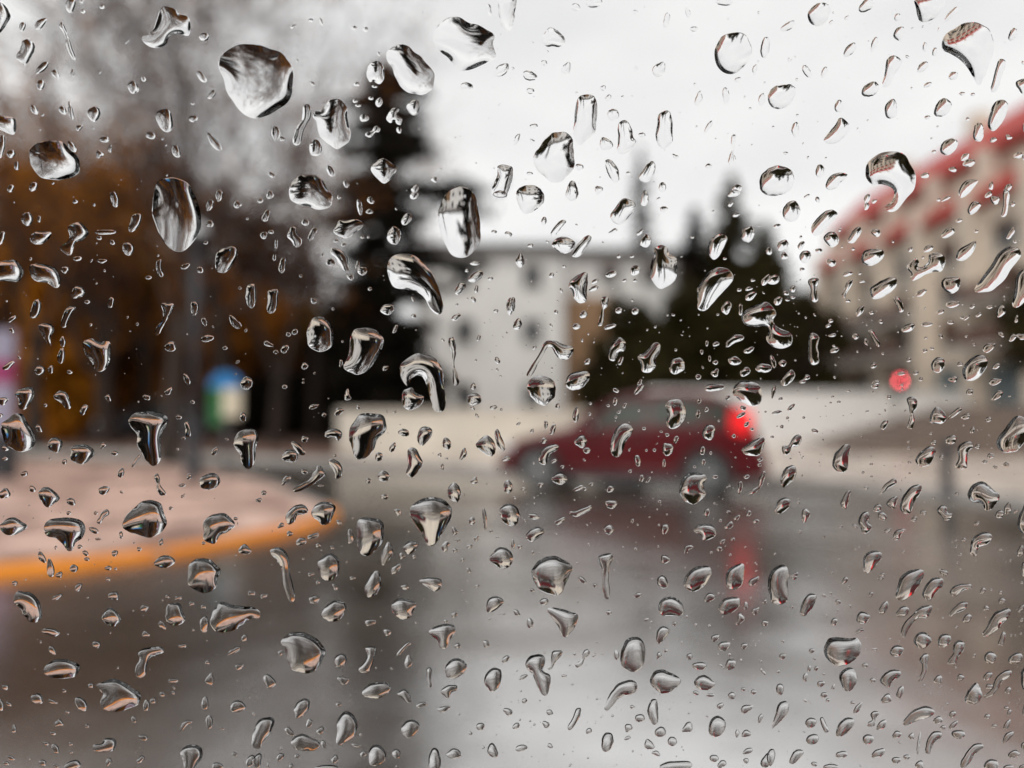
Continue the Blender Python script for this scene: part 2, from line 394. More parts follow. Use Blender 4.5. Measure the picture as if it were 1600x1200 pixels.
# lower red roof skirt, attic storey and upper red roof
def skirt(x_out, x_in, z0, z1, y0, y1):
    V = [(x_out, y0, z0), (x_out, y1, z0), (x_in, y1, z1), (x_in, y0, z1), (x_out, y0, z0-.22), (x_out, y1, z0-.22), (x_in, y1, z0-.22), (x_in, y0, z0-.22)]
    return V, [(0, 1, 2, 3), (4, 7, 6, 5), (0, 4, 5, 1), (1, 5, 6, 2), (3, 2, 6, 7), (0, 3, 7, 4)]
add('roof', skirt(XF-.35, XF+1.0, He+.3, He+1.35, YA-.4, YB+.4), M['redroof'], b)
add('attic_wall', facade(Vector((XF+1.0, YB, He+.2)), U, L, Ht-He, [(bay*(i+.5)-.6, bay*(i+.5)+.6, 1.0, 1.5) for i in range(nb)], .2, N), M['beige'], b)
add('attic_block', box(XF+1.22, XF+9.5, YA+.05, YB-.05, He+.1, Ht+.1), M['beige'], b)
for i in range(nb): window(b, Vector((XF+1.0, YB, He+.2)), U, N, (bay*(i+.5)-.6, bay*(i+.5)+.6, 1.0, 1.5))
rf = add('roof', skirt(XF+.45, XF+2.4, Ht+.45, Ht+2.35, YA-.5, YB+.6), M['redroof'], b)
for y in (22, 30, 36): add('chimney', bbox(XF+2.1, XF+2.8, y, y+.8, Ht+1.0, Ht+3.1, .04), M['beige'], rf)
tag(b, 'long beige building with two red tiled roof bands and balconies', 'building')
for i in range(nb+1): add('pilaster', obox(Pn, U, N, max(.02, bay*i-.3), min(L-.02, bay*i+.3), -.48, .6 if i in (0, nb) else -.002, 0, He+1.0), M['beige'], b)
for i in range(nb+1): add('attic_pier', obox(Pn, U, N, max(.03, bay*i-.28), min(L-.03, bay*i+.28), .2, .99, He+.9, Ht+.38), M['beige'], b)
# pieces of far houses seen between the trees
def block(px0, px1, ptop, Y, m, label, nwin=(2, 3)):
    x0, x1 = at(px0, 600, Y).x, at(px1, 600, Y).x; t = at(px0, ptop, Y).z - GZ
    r = empty('far_building', (0, 0, GZ)); P = Vector((x0, Y, 0)); hs_ = []
    for i in range(nwin[0]):
        for j in range(nwin[1]):
            cx = (x1-x0)*(i+.5)/nwin[0]; cz = 1.2 + (t-1.6)*(j+.5)/nwin[1]
            hs_.append((cx-.5, cx+.5, cz-.65, cz+.65))
    add('front_wall', facade(P, X, x1-x0, t, hs_, .2, Yv), m, r); add('inner_block', box(x0+.01, x1-.01, Y+.2, Y+8, 0, t-.01), m, r)
    for h in hs_: window(r, P, X, Yv, h)
    add('roof', bbox(x0-.3, x1+.3, Y-.35, Y+8.2, t, t+.3, .05), M['darkroof'], r)
    tag(r, label, 'building')
block(-160, 42, 268, 40, M['bluewall'], 'blue grey block rising behind the autumn trees', (3, 4))
block(425, 500, 528, 50, M['lilac'], 'small pale lilac house glimpsed between tree trunks', (2, 1))
block(120, 185, 470, 46, M['lilac'], 'narrow pale house glimpsed behind the autumn foliage', (1, 2))

# ---------------------------------------------------------------- cars
def make_car(name, paint, lamp, Lx=1.0):
    root = empty(name, (0, 0, 0))
    st_ = [(0, .60, .52, .55, .48, .26), (.06, .68, .60, .66, .56, .21), (.25, .76, .69, .76, .62, .18), (.6, .85, .77, .80, .66, .17), (1.0, .92, .85, .82, .68, .17),
           (1.12, .96, .88, .82, .68, .17), (1.45, 1.20, .91, .83, .60, .17), (1.8, 1.42, .93, .83, .56, .17), (2.2, 1.49, .94, .83, .56, .17), (2.7, 1.50, .96, .83, .56, .17),
           (3.15, 1.46, .97, .825, .55, .17), (3.42, 1.38, .98, .81, .54, .18), (3.62, 1.16, .98, .79, .58, .19), (3.76, 1.0, .94, .77, .62, .21), (3.84, .84, .76, .74, .62, .24), (3.88, .62, .55, .70, .60, .27)]
    def sect(s):
        x, zt, zb, wb, wt, z0 = s
        half = [(0, z0), (wb*.86, z0), (wb*.97, z0+.10), (wb*1.0, z0 + (zb-z0)*.5), (wb*.985, zb-.03), (wb*.965, zb), (wb*.965 + (wt-wb*.965)*.9, zb + (zt-.05-zb)*.9), (wt*.9, zt-.025), (wt*.5, zt-.004), (0, zt)]
        return [(x, -y, z) for y, z in half] + [(x, y, z) for y, z in half[-2:0:-1]]
    V, F = [], []; secs = [sect(s) for s in st_]; n = len(secs[0])
    for s in secs: V += s
    for i in range(len(secs)-1):
        for k in range(n): F.append((i*n+k, i*n+(k+1) % n, (i+1)*n+(k+1) % n, (i+1)*n+k))
    F += [tuple(range(n)), tuple((len(secs)-1)*n + k for k in range(n))[::-1]]
    body = add('body', (V, F), paint, root, True)
    md = body.modifiers.new('round', 'SUBSURF'); md.levels = md.render_levels = 1
    def interp(x):
        for a, c in zip(st_, st_[1:]):
            if a[0] <= x <= c[0]:
                t = (x-a[0])/(c[0]-a[0]); return tuple(p + (q-p)*t for p, q in zip(a, c))
    def side(x, t, s, off=.012):
        _, zt, zb, wb, wt, z0 = interp(x); y = wb*.965 + (wt-wb*.965)*.9*t; return (x, s*(y+off), zb + (zt-.05-zb)*.9*t)
    for s in (-1, 1):
        for x0, x1, nm in ((1.38, 2.28, 'side_window'), (2.34, 3.08, 'side_window'), (3.14, 3.40, 'quarter_window')):
            V, F = [], []
            for k in range(7):
                x = x0 + (x1-x0)*k/6
                for t in (.06, .5, min(.93, .12 + (x-1.2)*1.55)): V.append(side(x, t, s))
            for k in range(6):
                for j in (0, 1): F.append((k*3+j, (k+1)*3+j, (k+1)*3+j+1, k*3+j+1))
            add(nm, (V, F), M['carglass'], root, True)
        for xh in (2.1, 2.95): add('door_handle', bbox(xh, xh+.17, s*.83-.02, s*.83+.02, .80, .83, .008), M['dgrey'], root)
        mo = add('wing_mirror', bbox(1.40, 1.52, s*.92-.10, s*.92+.10, .90, 1.04, .03), paint, root); add('mirror_glass', box(1.521, 1.525, s*.92-.08, s*.92+.08, .92, 1.02), M['chrome'], mo)
        add('headlight', bbox(.03, .30, s*.60-.11, s*.60+.11, .55, .68, .03), M['chrome'], root)
        add('tail_light', bbox(3.46, 3.74, s*.70-.13, s*.70+.115, .86, 1.20, .045), lamp, root)
        add('sill_trim', bbox(.95, 2.85, s*.80-.03, s*.80+.03, .17, .25, .01), M['dgrey'], root)
    for xw in (.68, 3.12):
        for s in (-1, 1):
            add('wheel_arch', lathe_y(.36, s*.826, .012, (xw, .31)), M['rubber'], root)
            w = add('wheel', tyre(xw, s*.765, .30, .19), M['rubber'], root, True)
            add('rim', rim(xw, s*.862, s), M['alloy'], w)
    V, F = [], []                                             # windscreen and rear window
    def top(x, f, off): _, zt, zb, wb, wt, z0 = interp(x); return (x + (-off if x < 2 else off), f*wt*.86, zt - .012*abs(f) + off)
    for nm, x0, x1 in (('windscreen', 1.16, 1.76), ('rear_window', 3.44, 3.63)):
        V = [top(x0 + (x1-x0)*k/4, f, .02) for k in range(5) for f in (-1, -.5, 0, .5, 1)]
        F = [(k*5+j, (k+1)*5+j, (k+1)*5+j+1, k*5+j+1) for k in range(4) for j in range(4)]
        add(nm, (V, F), M['carglass'], root, True)
    add('front_bumper', bbox(-.05, .10, -.66, .66, .24, .44, .05), paint, root); add('rear_bumper', bbox(3.80, 3.95, -.70, .70, .27, .52, .05), paint, root)
    add('number_plate', box(3.951, 3.956, -.26, .26, .40, .50), M['cream'], root)
    return root
def lathe_y(r, y, t, c, n=28):
    V = [(c[0] + r*math.cos(2*math.pi*k/n), y + d, max(.19, c[1] + r*math.sin(2*math.pi*k/n))) for d in (-t, t) for k in range(n)]
    return V, [tuple(range(n)), tuple(range(2*n-1, n-1, -1))] + [(k, n+k, n+(k+1) % n, (k+1) % n) for k in range(n)]
def tyre(x, y, r, w, n=32):
    prof = [(r*.62, -w/2), (r*.9, -w/2), (r, -w/2+.03), (r, w/2-.03), (r*.9, w/2), (r*.62, w/2)]
    V = [(x + a*math.cos(2*math.pi*k/n), y + b_, r + a*math.sin(2*math.pi*k/n)) for a, b_ in prof for k in range(n)]
    m = len(prof); return V, [(i*n+k, i*n+(k+1) % n, ((i+1) % m)*n+(k+1) % n, ((i+1) % m)*n+k) for i in range(m) for k in range(n)]
def rim(x, y, s, r=.19, n=30):
    V, F = [], []
    for i in range(5):                                       # five wide spokes on a dish with an outer ring
        a = 2*math.pi*i/5
        q = [(a-.30, .05), (a+.30, .05), (a+.34, r), (a-.34, r)]
        k = len(V); V += [(x + rr*math.cos(t), y + d, .30 + rr*math.sin(t)) for d in (-.02*s, -.005*s) for t, rr in q]
        F += [(k, k+1, k+2, k+3), (k+4, k+7, k+6, k+5)] + [(k+j, k+4+j, k+4+(j+1) % 4, k+(j+1) % 4) for j in range(4)]
    k = len(V); V += [(x + rr*math.cos(2*math.pi*j/n), y + d, .30 + rr*math.sin(2*math.pi*j/n)) for rr, d in ((r-.02, -.03*s), (r-.02, 0), (r+.02, 0), (r+.02, -.03*s)) for j in range(n)]
    F += [(k+i*n+j, k+i*n+(j+1) % n, k+((i+1) % 4)*n+(j+1) % n, k+((i+1) % 4)*n+j) for i in range(4) for j in range(n)]
    k = len(V); V += [(x + .065*math.cos(2*math.pi*j/16), y + d, .30 + .065*math.sin(2*math.pi*j/16)) for d in (-.03*s, 0) for j in range(16)]
    F += [tuple(k+j for j in range(16)), tuple(k+16+j for j in range(16))] + [(k+j, k+(j+1) % 16, k+16+(j+1) % 16, k+16+j) for j in range(16)]
    return V, F
car = make_car('red_car', M['red'], M['brake'])
rear = gp(1103, 775); d = Vector((-2.32, .78, 0)); ang = math.atan2(d.y, d.x)
# the model's nose is at x=0 and points to -x
car.rotation_euler = (0, 0, ang + math.pi)
c0 = Vector((3.12, -.86, 0)); c0.rotate(car.rotation_euler); 
c1 = Vector((3.12, .86, 0)); c1.rotate(car.rotation_euler)
near_off = c0 if c0.y < c1.y else c1
car.location = (rear.x - near_off.x, rear.y - near_off.y, 0)
tag(car, 'dark red hatchback with its brake lights lit driving on the wet road', 'car')
car2 = make_car('grey_car', M['greycar'], M['tail']); car2.location = tuple(Vector((at(158, 650, 27).x, 27, GZ)))
car2.rotation_euler = (0, 0, R(4)); tag(car2, 'dark grey car parked under the autumn trees', 'car')

# ---------------------------------------------------------------- street furniture
p = gp(302, 748, NZ)
r = empty('street_lamp', p)
add('base', lathe([(.16, -.02), (.16, .05), (.12, .12), (.10, .9), (.085, .95)], 20), M['dgrey'], r, True)
add('pole', tube([(0, 0, .9), (0, 0, 2.5), (0, 0, 3.9)], [.085, .075, .06], 14), M['dgrey'], r, True)
lh = add('lamp_head', lathe([(.07, 3.88), (.17, 3.95), (.20, 4.02), (.18, 4.05)], 20), M['dgrey'], r); add('diffuser', lathe([(.175, 4.045), (.15, 4.16), (.08, 4.22)], 20), M['chrome'], lh)
tag(r, 'tall dark grey street lamp standing on the pink pavement', 'street lamp')
p = gp(351, 750, NZ)
r = empty('information_sign', p); k = p.y / FPX
z = lambda py: at(351, py, p.y).z - NZ
add('post', tube([(0, .05, -.03), (0, .05, z(600))], [.035, .035], 12), M['grey'], r)
w = 24*k
arch = [(w*math.cos(t), z(606) + 1.0*w*math.sin(t)) for t in np.linspace(0, math.pi, 15)]
def plate(poly, y0, y1): n = len(poly); return [(a, y0, b_) for a, b_ in poly] + [(a, y1, b_) for a, b_ in poly], [tuple(range(n)), tuple(range(2*n-1, n-1, -1))] + [(i, n+i, n+(i+1) % n, (i+1) % n) for i in range(n)]
add('blue_top', plate(arch, -.05, .05), M['blue'], r)
add('green_panel', bbox(-w, -w*.15, -.045, .045, z(664), z(606.5), .006), M['green'], r)
add('cream_panel', bbox(-w*.145, w, -.05, .04, z(652), z(606.5), .006), M['cream'], r)
tag(r, 'small sign with blue rounded top, green and cream panels beside the street lamp', 'sign')
p = gp(1480, 774, GZ)
r = empty('bollard', p); h = at(1480, 690, p.y).z - GZ
add('shaft', lathe([(.085, -.02), (.085, .04), (.07, .06), (.07, h-.14), (.085, h-.13), (.085, h-.09), (.07, h-.08)], 18), M['dgrey'], r, True)
add('cap', lathe([(.07, h-.081), (.075, h-.04), (.05, h-.01), (.005, h)], 18), M['dgrey'], r, True)
tag(r, 'short dark metal bollard on the pavement in front of the brown steps', 'bollard')
p = at(1405, 600, 24.0)
r = empty('traffic_light', (p.x, 24.0, GZ)); z = at(1405, 595, 24.0).z - GZ
add('pole', tube([(0, .14, -.03), (0, .14, z+.5)], [.045, .045], 12), M['grey'], r)
hsg = add('housing', bbox(-.13, .13, -.02, .15, z-.58, z+.16, .02), M['dgrey'], r)
for nm, dz, mm in (('red_lens', 0, M['stop']), ('green_lens', -.40, M['off'])):
    V, F = lathe([(.095, 0), (.085, .02), (.05, .035), (.004, .04)], 20); add(nm, ([(a, -.02 - c_, dz + z + b_) for a, b_, c_ in V], F), mm, r, True)
V, F = tube([(0, -.025, z), (0, -.16, z)], [.115, .115], 18, False); add('visor', (V, F), M['dgrey'], hsg)
tag(r, 'pedestrian traffic light showing red before the beige building', 'traffic light')
p = gp(-2, 748, NZ)
r = empty('poster_stand', p); k = p.y / FPX; z = lambda py: at(-2, py, p.y).z - NZ
add('foot', bbox(-26*k, 26*k, -.09, .09, -.02, z(676), .02), M['dgrey'], r)
for nm, a, c_, mm in (('upper_poster', 516, 562, 'lil2'), ('magenta_band', 562.5, 600, 'mag'), ('lower_poster', 600.5, 675, 'lil2')):
    add(nm, bbox(-20*k, 20*k, -.05, .05, z(c_), z(a), .01), M[mm], r)
tag(r, 'poster stand with lilac panels and a magenta band', 'poster stand')
# ---------------------------------------------------------------- vegetation
def add_np(name, V, F, m, parent, smooth=False):
    me = bpy.data.meshes.new(name); nv, nf, k = len(V), len(F), F.shape[1]
    me.vertices.add(nv); me.vertices.foreach_set('co', V.astype(np.float32).ravel())
    me.loops.add(nf*k); me.loops.foreach_set('vertex_index', F.astype(np.int32).ravel())
    me.polygons.add(nf); me.polygons.foreach_set('loop_start', np.arange(0, nf*k, k, dtype=np.int32)); me.polygons.foreach_set('loop_total', np.full(nf, k, dtype=np.int32))
    if smooth: me.polygons.foreach_set('use_smooth', np.ones(nf, dtype=bool))
    me.update(calc_edges=True); me.validate(); me.materials.append(m)
    o = bpy.data.objects.new(name, me); COL.objects.link(o)
    if parent: o.parent = parent
    return o
def leaves(P, size, rg):
    n = len(P); a = rg.normal(size=(n, 3)); a /= np.linalg.norm(a, axis=1)[:, None]
    b = rg.normal(size=(n, 3)); b -= (a*b).sum(1)[:, None]*a; b /= np.linalg.norm(b, axis=1)[:, None]
    s = size*rg.uniform(.6, 1.4, n)[:, None]
    V = np.stack([P - a*s, P + b*s*.45, P + a*s, P - b*s*.45], 1).reshape(-1, 3)
    return V, np.arange(4*n).reshape(-1, 4)
def branch_tree(H, rg, spread=.55, depth=5, r0=.16, up=.25, clear=.28):
    """recursive limbs; returns thick limbs (verts, faces), thin twigs, and twig tip points"""
    thick, thin, tips = [], [], []
    def grow(p, d, L_, r, lv):
        segs = 4 if lv < 2 else 3; pts = [p]; rad = [r]
        for i in range(segs):
            d = (d + Vector(rg.normal(size=3))*(.09 + .03*lv) + Vector((0, 0, up*.18))).normalized()
            p = p + d*(L_/segs); pts.append(p); rad.append(r*(1 - .55*(i+1)/segs))
        (thick if lv < 2 else thin).append(tube(pts, rad, 8 if lv < 1 else 5 if lv < 3 else 3, False))
        if lv >= depth: tips.append(p); return
        if lv >= depth-1: tips.extend(pts[1:])
        for k in range(3 if lv else 4):
            i = segs if k == 0 else rg.integers(max(1, segs-2), segs+1)
            v = Vector(rg.normal(size=3)); v.z *= .5
            nd = (d*(1 - spread*.5) + v.normalized()*spread*(1 if k else .5)).normalized()
            grow(pts[i], nd, L_*rg.uniform(.62, .84), max(.013, rad[i]*.74), lv+1)
    grow(Vector((0, 0, -.15)), Vector((0, 0, 1)), H*clear, r0, 0)
    return merge(*thick), merge(*thin), np.array([tuple(t) for t in tips])
def fit(px, Y, ptop): b_ = at(px, 640, Y); return (b_.x, Y, GZ), at(px, ptop, Y).z - GZ
def bare_tree(px, Y, ptop, label, seed, leafm=None, nl_=0, bark='bark2', spread=.6, group=None, depth=5):
    rg = np.random.default_rng(seed); (x, y, z0), H = fit(px, Y, ptop)
    r = empty('bare_tree', (x, y, z0)); th, tn, tips = branch_tree(H, rg, spread, depth, .016*H + .03)
    zmax = max(v[2] for v in tn[0]); s = H/zmax
    sc_ = lambda VF: ([(a*s, b_*s, c*s) for a, b_, c in VF[0]], VF[1])
    add('trunk', sc_(th), M[bark], r, True); cr = add('crown', sc_(tn), M['twig'], r)
    if nl_:
        P = tips[rg.integers(0, len(tips), nl_)]*s + rg.normal(size=(nl_, 3))*.22*np.array([1, 1, .8]); P = P[P[:, 2] > .12*H]
        add_np('leaves', *leaves(P, .085, rg), M[leafm], cr)
    tag(r, label, 'tree', group)
def leafy_tree(name, px, Y, ptop, wpx, label, seed, m, n=5200, base=.12, cat='tree', size=.13, bark='bark', clumps=46):
    rg = np.random.default_rng(seed); (x, y, z0), H = fit(px, Y, ptop); W = wpx/FPX*Y/2
    r = empty(name, (x, y, z0))
    th, tn, tips = branch_tree(H*.8, rg, .6, 3, .012*H + .04, clear=.3); s = H*.8/max(v[2] for v in tn[0])
    add('trunk', merge(([(a*s, b_*s, c*s) for a, b_, c in th[0]], th[1]), ([(a*s, b_*s, c*s) for a, b_, c in tn[0]], tn[1])), M[bark], r, True)
    C = []
    while len(C) < clumps:
        q = rg.uniform(-1, 1, 3)
        if q @ q < 1 and q @ q > .12: C.append(q)
    C = np.array(C); C[:, :2] *= W*.85; C[:, 2] = base*H + (C[:, 2]*.5+.5)*(1-base)*H*.94
    rc = rg.uniform(.16, .34, clumps)*W + .1
    k = rg.integers(0, clumps, n); v = rg.normal(size=(n, 3)); v /= np.linalg.norm(v, axis=1)[:, None]
    P = C[k] + v*(rc[k]*rg.uniform(.35, 1.05, n)**.6)[:, None]; P = P[P[:, 2] > .02]
    add_np('crown', *leaves(P, size, rg), m, r)
    tag(r, label, cat)
def conifer(px, Y, ptop, wpx, label, seed, n_wh=22, m='leaf_dk', clear=.08, dens=260, gaps=None, size=.12, bias=0):
    rg = np.random.default_rng(seed); (x, y, z0), H = fit(px, Y, ptop); W = wpx/FPX*Y/2
    r = empty('conifer', (x, y, z0))
    add('trunk', tube([(0, 0, -.15), (.03, 0, H*.3), (0, .03, H*.7), (0, 0, H*.98)], [.03*H*.5+.06, .012*H+.05, .008*H+.03, .015], 10), M['bark'], r, True)
    P, br = [], []
    for w_ in range(n_wh):
        t = clear + (1-clear)*w_/(n_wh-1); prof = gaps(t) if gaps else max(0, 1-t)**.8
        for k in range(6):
            a = rg.uniform(0, 6.283); L_ = W*prof*rg.uniform(.65, 1.05)*(1 + bias*max(0, math.cos(a))*(.45 < t < .84)) + .08
            z1 = t*H*.97 + rg.normal()*.1
            p0 = np.array([0, 0, z1]); p1 = np.array([math.cos(a)*L_, math.sin(a)*L_, z1 - .10*L_ + .12*L_*rg.normal()*.6])
            br.append(tube([p0, (p0+p1)/2 + [0, 0, .05*L_], p1], [.035*L_**.5+.01, .02*L_**.5+.006, .006], 4, False))
            nn = int(dens*(.15 + L_/max(W, .1))/6*1.4); u = rg.uniform(.12, 1.0, nn)[:, None]
            P.append(p0 + (p1-p0)*u + rg.normal(size=(nn, 3))*np.array([.13, .13, .07])*(.5 + .35*L_))
    cr = add('crown', merge(*br), M['bark'], r)
    add_np('needles', *leaves(np.concatenate(P), size, rg), M[m], cr)
    tag(r, label, 'tree')
# tall cedar: dense head, bare waist with a few flat limbs, broad dark skirt
def cedar_prof(t):
    if t > .96: return .26
    if t > .80: return .50
    if t > .60: return .24 + .60*(1 if abs((t*100) % 9 - 4) < 1.6 else 0)
    if t > .45: return .30 + .40*(1 if abs((t*100) % 8 - 4) < 1.6 else 0)
    return .62 + (.45-t)*.7
conifer(603, 22, 92, 245, 'tall dark cedar with flat side limbs beside the white building', 3, 34, 'leaf_dk', .05, 640, cedar_prof, .15, .75)
conifer(1003, 50, 222, 120, 'slim distant conifer rising behind the white building roof', 5, 26, 'leaf_dk', .1, 300, None, .16)
conifer(1088, 38, 318, 200, 'shorter pointed conifer at the end of the white building', 6, 28, 'leaf_dk', .1, 620, None, .16)
conifer(1146, 37, 268, 260, 'taller pointed dark conifer next to the red roofed building', 8, 32, 'leaf_dg', .1, 900, None, .16)
conifer(1200, 35, 345, 240, 'squat dark conifer in front of the taller pointed one', 9, 28, 'leaf_dg', .1, 900, None, .16)
for a in ((938, 34, 545, 70, 'low dark evergreen against the tan porch'), (985, 31, 455, 120, 'rounded dark evergreen before the white wing'), (1062, 30, 440, 140, 'broad dark evergreen in the middle of the clump'),
          (1135, 29, 400, 140, 'tallest broad evergreen of the dark clump'), (1212, 29, 395, 130, 'broad dark evergreen under the pointed conifers'), (1272, 30, 450, 120, 'dark evergreen nearest the beige building'), (1010, 27, 540, 130, 'low bushy evergreen behind the roof of the red car')):
    leafy_tree('evergreen_tree', a[0], a[1], a[2], a[3], a[4], int(a[0]), M['leaf_dg'], 8500, .02, size=.17)
leafy_tree('evergreen_tree', 1655, 19, 385, 150, 'dark tree overlapping the front of the beige building', 77, M['leaf_dg'], 4200, .3)
# autumn trees on the left
bt = [(60, 21, 120, 'bare tree nearest the poster stand', 'leaf_or', 500), (175, 22, 10, 'bare forked tree rising behind the grey car', 'leaf_br', 500), (262, 18, -220, 'tall bare tree beside the street lamp', 'leaf_br', 200),
      (345, 23, -120, 'bare tree behind the blue topped sign', 'leaf_br', 200), (430, 22, -20, 'bare tree nearest the cedar', 'leaf_br', 150), (492, 27, 130, 'slim bare tree before the lilac house', 'leaf_br', 150),
      (-40, 24, 150, 'bare tree in front of the blue grey block', 'leaf_or', 600), (225, 26, 120, 'bare tree deep in the grove behind the grey car', 'leaf_br', 300)]
for i, (px, Y, pt, lb, lm, n) in enumerate(bt): bare_tree(px, Y, pt, lb, 100+i, lm, n*5, spread=.5, depth=6 if i in (2, 3, 4) else 5)
lt = [(45, 27, 300, 150, 'orange leaved tree before the blue grey block', 'leaf_or'), (135, 29, 330, 170, 'rust leaved tree behind the grey car', 'leaf_br'), (225, 31, 345, 170, 'olive brown tree at the back of the grove', 'leaf_ol'),
      (310, 30, 390, 160, 'brown leaved tree behind the street lamp', 'leaf_br'), (400, 32, 420, 150, 'brown leaved tree behind the blue topped sign', 'leaf_br'), (90, 24, 420, 140, 'low orange tree near the poster stand', 'leaf_or'),
      (475, 34, 470, 120, 'dark brown tree next to the lilac house', 'leaf_ol')]
for i, (px, Y, pt, wp, lb, lm) in enumerate(lt): leafy_tree('autumn_tree', px, Y, pt, wp, lb, 200+i, M[lm], 9500, .05, size=.16, clumps=80)
gb = [(150, 30, 235, 200, 'tall withered tree behind the rust leaved tree'), (245, 33, 205, 210, 'tall withered tree behind the street lamp'), (350, 34, 265, 190, 'withered tree left standing behind the blue topped sign'), (445, 35, 290, 170, 'withered tree before the lilac house'), (55, 32, 225, 150, 'tall withered tree beside the blue grey block')]
for i, (px, Y, pt, wp, lb) in enumerate(gb): leafy_tree('withered_tree', px, Y, pt, wp, lb, 260+i, M['leaf_gb'], 7500, .12, size=.17, clumps=130)
sh = [(15, 34, 540, 'leaf_br', 'brown shrub by the blue grey block'), (105, 35, 530, 'leaf_ol', 'olive shrub behind the low orange tree'), (205, 35, 535, 'leaf_br', 'brown shrub between grey car and grove'), (300, 34, 540, 'leaf_dg', 'dark green shrub behind the street lamp'),
      (385, 35, 520, 'leaf_dk', 'blackish shrub behind the blue topped sign'), (520, 29, 500, 'leaf_dk', 'blackish shrub at the foot of the cedar'), (625, 25, 520, 'leaf_dk', 'blackish shrub between cedar and white building'), (450, 30, 585, 'leaf_dk', 'low blackish shrub before the lilac house'), (565, 27, 440, 'leaf_dk', 'tall blackish shrub under the cedar')]
for i, (px, Y, pt, lm, lb) in enumerate(sh): leafy_tree('shrub', px, Y, pt, 150, lb, 300+i, M[lm], 6000, .0, 'shrub', .16, clumps=60)
# ---------------------------------------------------------------- raindrops on the window
# measured on the glass in quarter-units of a 1600 x 1200 grid, one 400 x 300 sheet at a time:
# E = (x, y, length, width, tilt) ovals, P = outlines of bent or large drops
E, P = {}, {}
E[0,0] = [(450,40,90,60,80),(520,15,30,25,0),(525,78,32,25,0),(645,50,32,28,0),(150,175,60,40,75),(262,155,90,50,40),(270,430,100,45,40),(357,470,70,40,-50),(460,462,50,22,90),(262,535,65,50,60),(222,690,70,38,-60),(400,695,60,40,-50),(448,695,115,28,-80),(593,717,95,80,90),(500,802,50,30,40),(18,920,130,50,85),(78,965,60,45,30),(112,1040,55,32,90),(455,920,85,40,-55),(658,875,58,38,0),(693,932,52,26,90),(627,968,48,44,0),(838,552,85,60,-60),(900,495,40,28,-60),(1035,755,150,100,-75),(1280,235,62,50,0),(1265,485,85,42,-45),(1325,595,65,38,50),(1210,745,58,40,0),(945,850,62,42,-20),(1105,950,80,50,-70),(1340,890,130,45,-55),(215,1170,60,50,60),(75,1180,50,40,45)]
P[0,0] = [[(0,20),(40,40),(75,100),(60,150),(20,205),(0,215),(-40,180),(-50,90),(-30,30)],
[(1030,45),(1090,60),(1130,90),(1180,110),(1195,165),(1185,225),(1150,225),(1110,215),(1070,225),(1050,260),(1040,285),(985,308),(940,295),(900,265),(890,240),(930,215),(965,185),(985,130),(1000,75)],
[(150,265),(185,255),(222,275),(225,320),(205,360),(180,400),(160,418),(140,395),(110,365),(130,325),(140,290)],
[(385,150),(400,150),(420,190),(440,250),(460,310),(480,370),(465,378),(445,350),(425,300),(410,220),(380,175)],
[(0,730),(50,730),(95,740),(112,780),(100,840),(75,845),(30,825),(0,810),(-40,790),(-40,740)],
[(190,960),(215,915),(260,890),(330,880),(400,895),(450,940),(495,985),(505,1040),(490,1090),(430,1120),(370,1128),(280,1118),(240,1090),(205,1040)],
[(1368,400),(1400,340),(1480,288),(1580,280),(1680,304),(1760,336),(1820,400),(1836,460),(1828,540),(1828,592),(1800,640),(1740,688),(1660,728),(1600,742),(1520,712),(1460,640),(1428,592),(1400,500)]]
E[1,0] = [(985,670,95,80,60),(1455,65,75,35,90),(1535,440,110,65,35),(1315,545,85,55,0),(125,840,90,55,80),(165,870,32,28,0),(373,925,105,80,-70),(467,1070,75,45,-55),(100,1095,45,30,-40),(565,1150,50,36,-60),(1113,1122,42,36,0),(770,640,62,42,70),(678,738,60,48,0),(630,528,34,30,0),(622,632,34,26,0),(640,660,38,22,0),(742,542,34,20,0),(720,615,34,24,0),(895,815,42,34,90),(995,1180,60,40,60),(345,130,35,20,0),(410,140,50,20,-70),(615,180,36,30,0),(685,188,36,30,0),(235,170,40,20,30),(355,525,35,20,-50)]
P[1,0] = [[(300,665),(325,655),(348,680),(340,740),(310,790),(290,860),(270,905),(240,905),(230,870),(255,800),(285,750),(290,700)],
[(460,625),(520,622),(560,660),(572,710),(580,780),(592,840),(575,890),(530,925),(490,928),(440,890),(400,850),(380,770),(355,735),(370,700),(410,690),(440,650)],
[(880,285),(940,285),(1000,330),(1060,390),(1110,460),(1110,540),(1070,585),(1010,595),(940,570),(890,520),(855,440),(820,380),(820,330)],
[(710,400),(750,382),(785,400),(803,450),(800,500),(770,525),(735,510),(710,515),(692,470)],
[(1110,240),(1130,170),(1200,115),(1270,110),(1330,145),(1400,165),(1485,215),(1480,270),(1500,355),(1440,395),(1330,440),(1250,440),(1200,360),(1130,310)],
[(1520,-20),(1515,80),(1525,150),(1560,200),(1600,180),(1620,80),(1620,-20)],
[(795,990),(840,1015),(878,1050),(860,1100),(820,1140),(790,1142),(750,1110),(718,1060),(740,1020)],
[(850,680),(895,680),(885,720),(915,740),(905,780),(880,775),(865,755),(840,770),(815,745),(825,710)],
[(690,830),(720,820),(745,790),(775,795),(770,825),(740,835),(715,860),(685,850)],
[(208,1180),(240,1120),(312,1090),(400,1112),(448,1180),(480,1220),(468,1280),(400,1310),(300,1288),(220,1248)],
[(1510,1040),(1555,1030),(1600,1045),(1605,1100),(1590,1160),(1560,1230),(1500,1230),(1470,1200),(1490,1140),(1510,1090)],
[(1148,1300),(1172,1232),(1220,1180),(1280,1164),(1340,1192),(1376,1248),(1400,1360),(1404,1480),(1388,1540),(1340,1592),(1272,1608),(1212,1580),(1168,1500),(1140,1400)]]
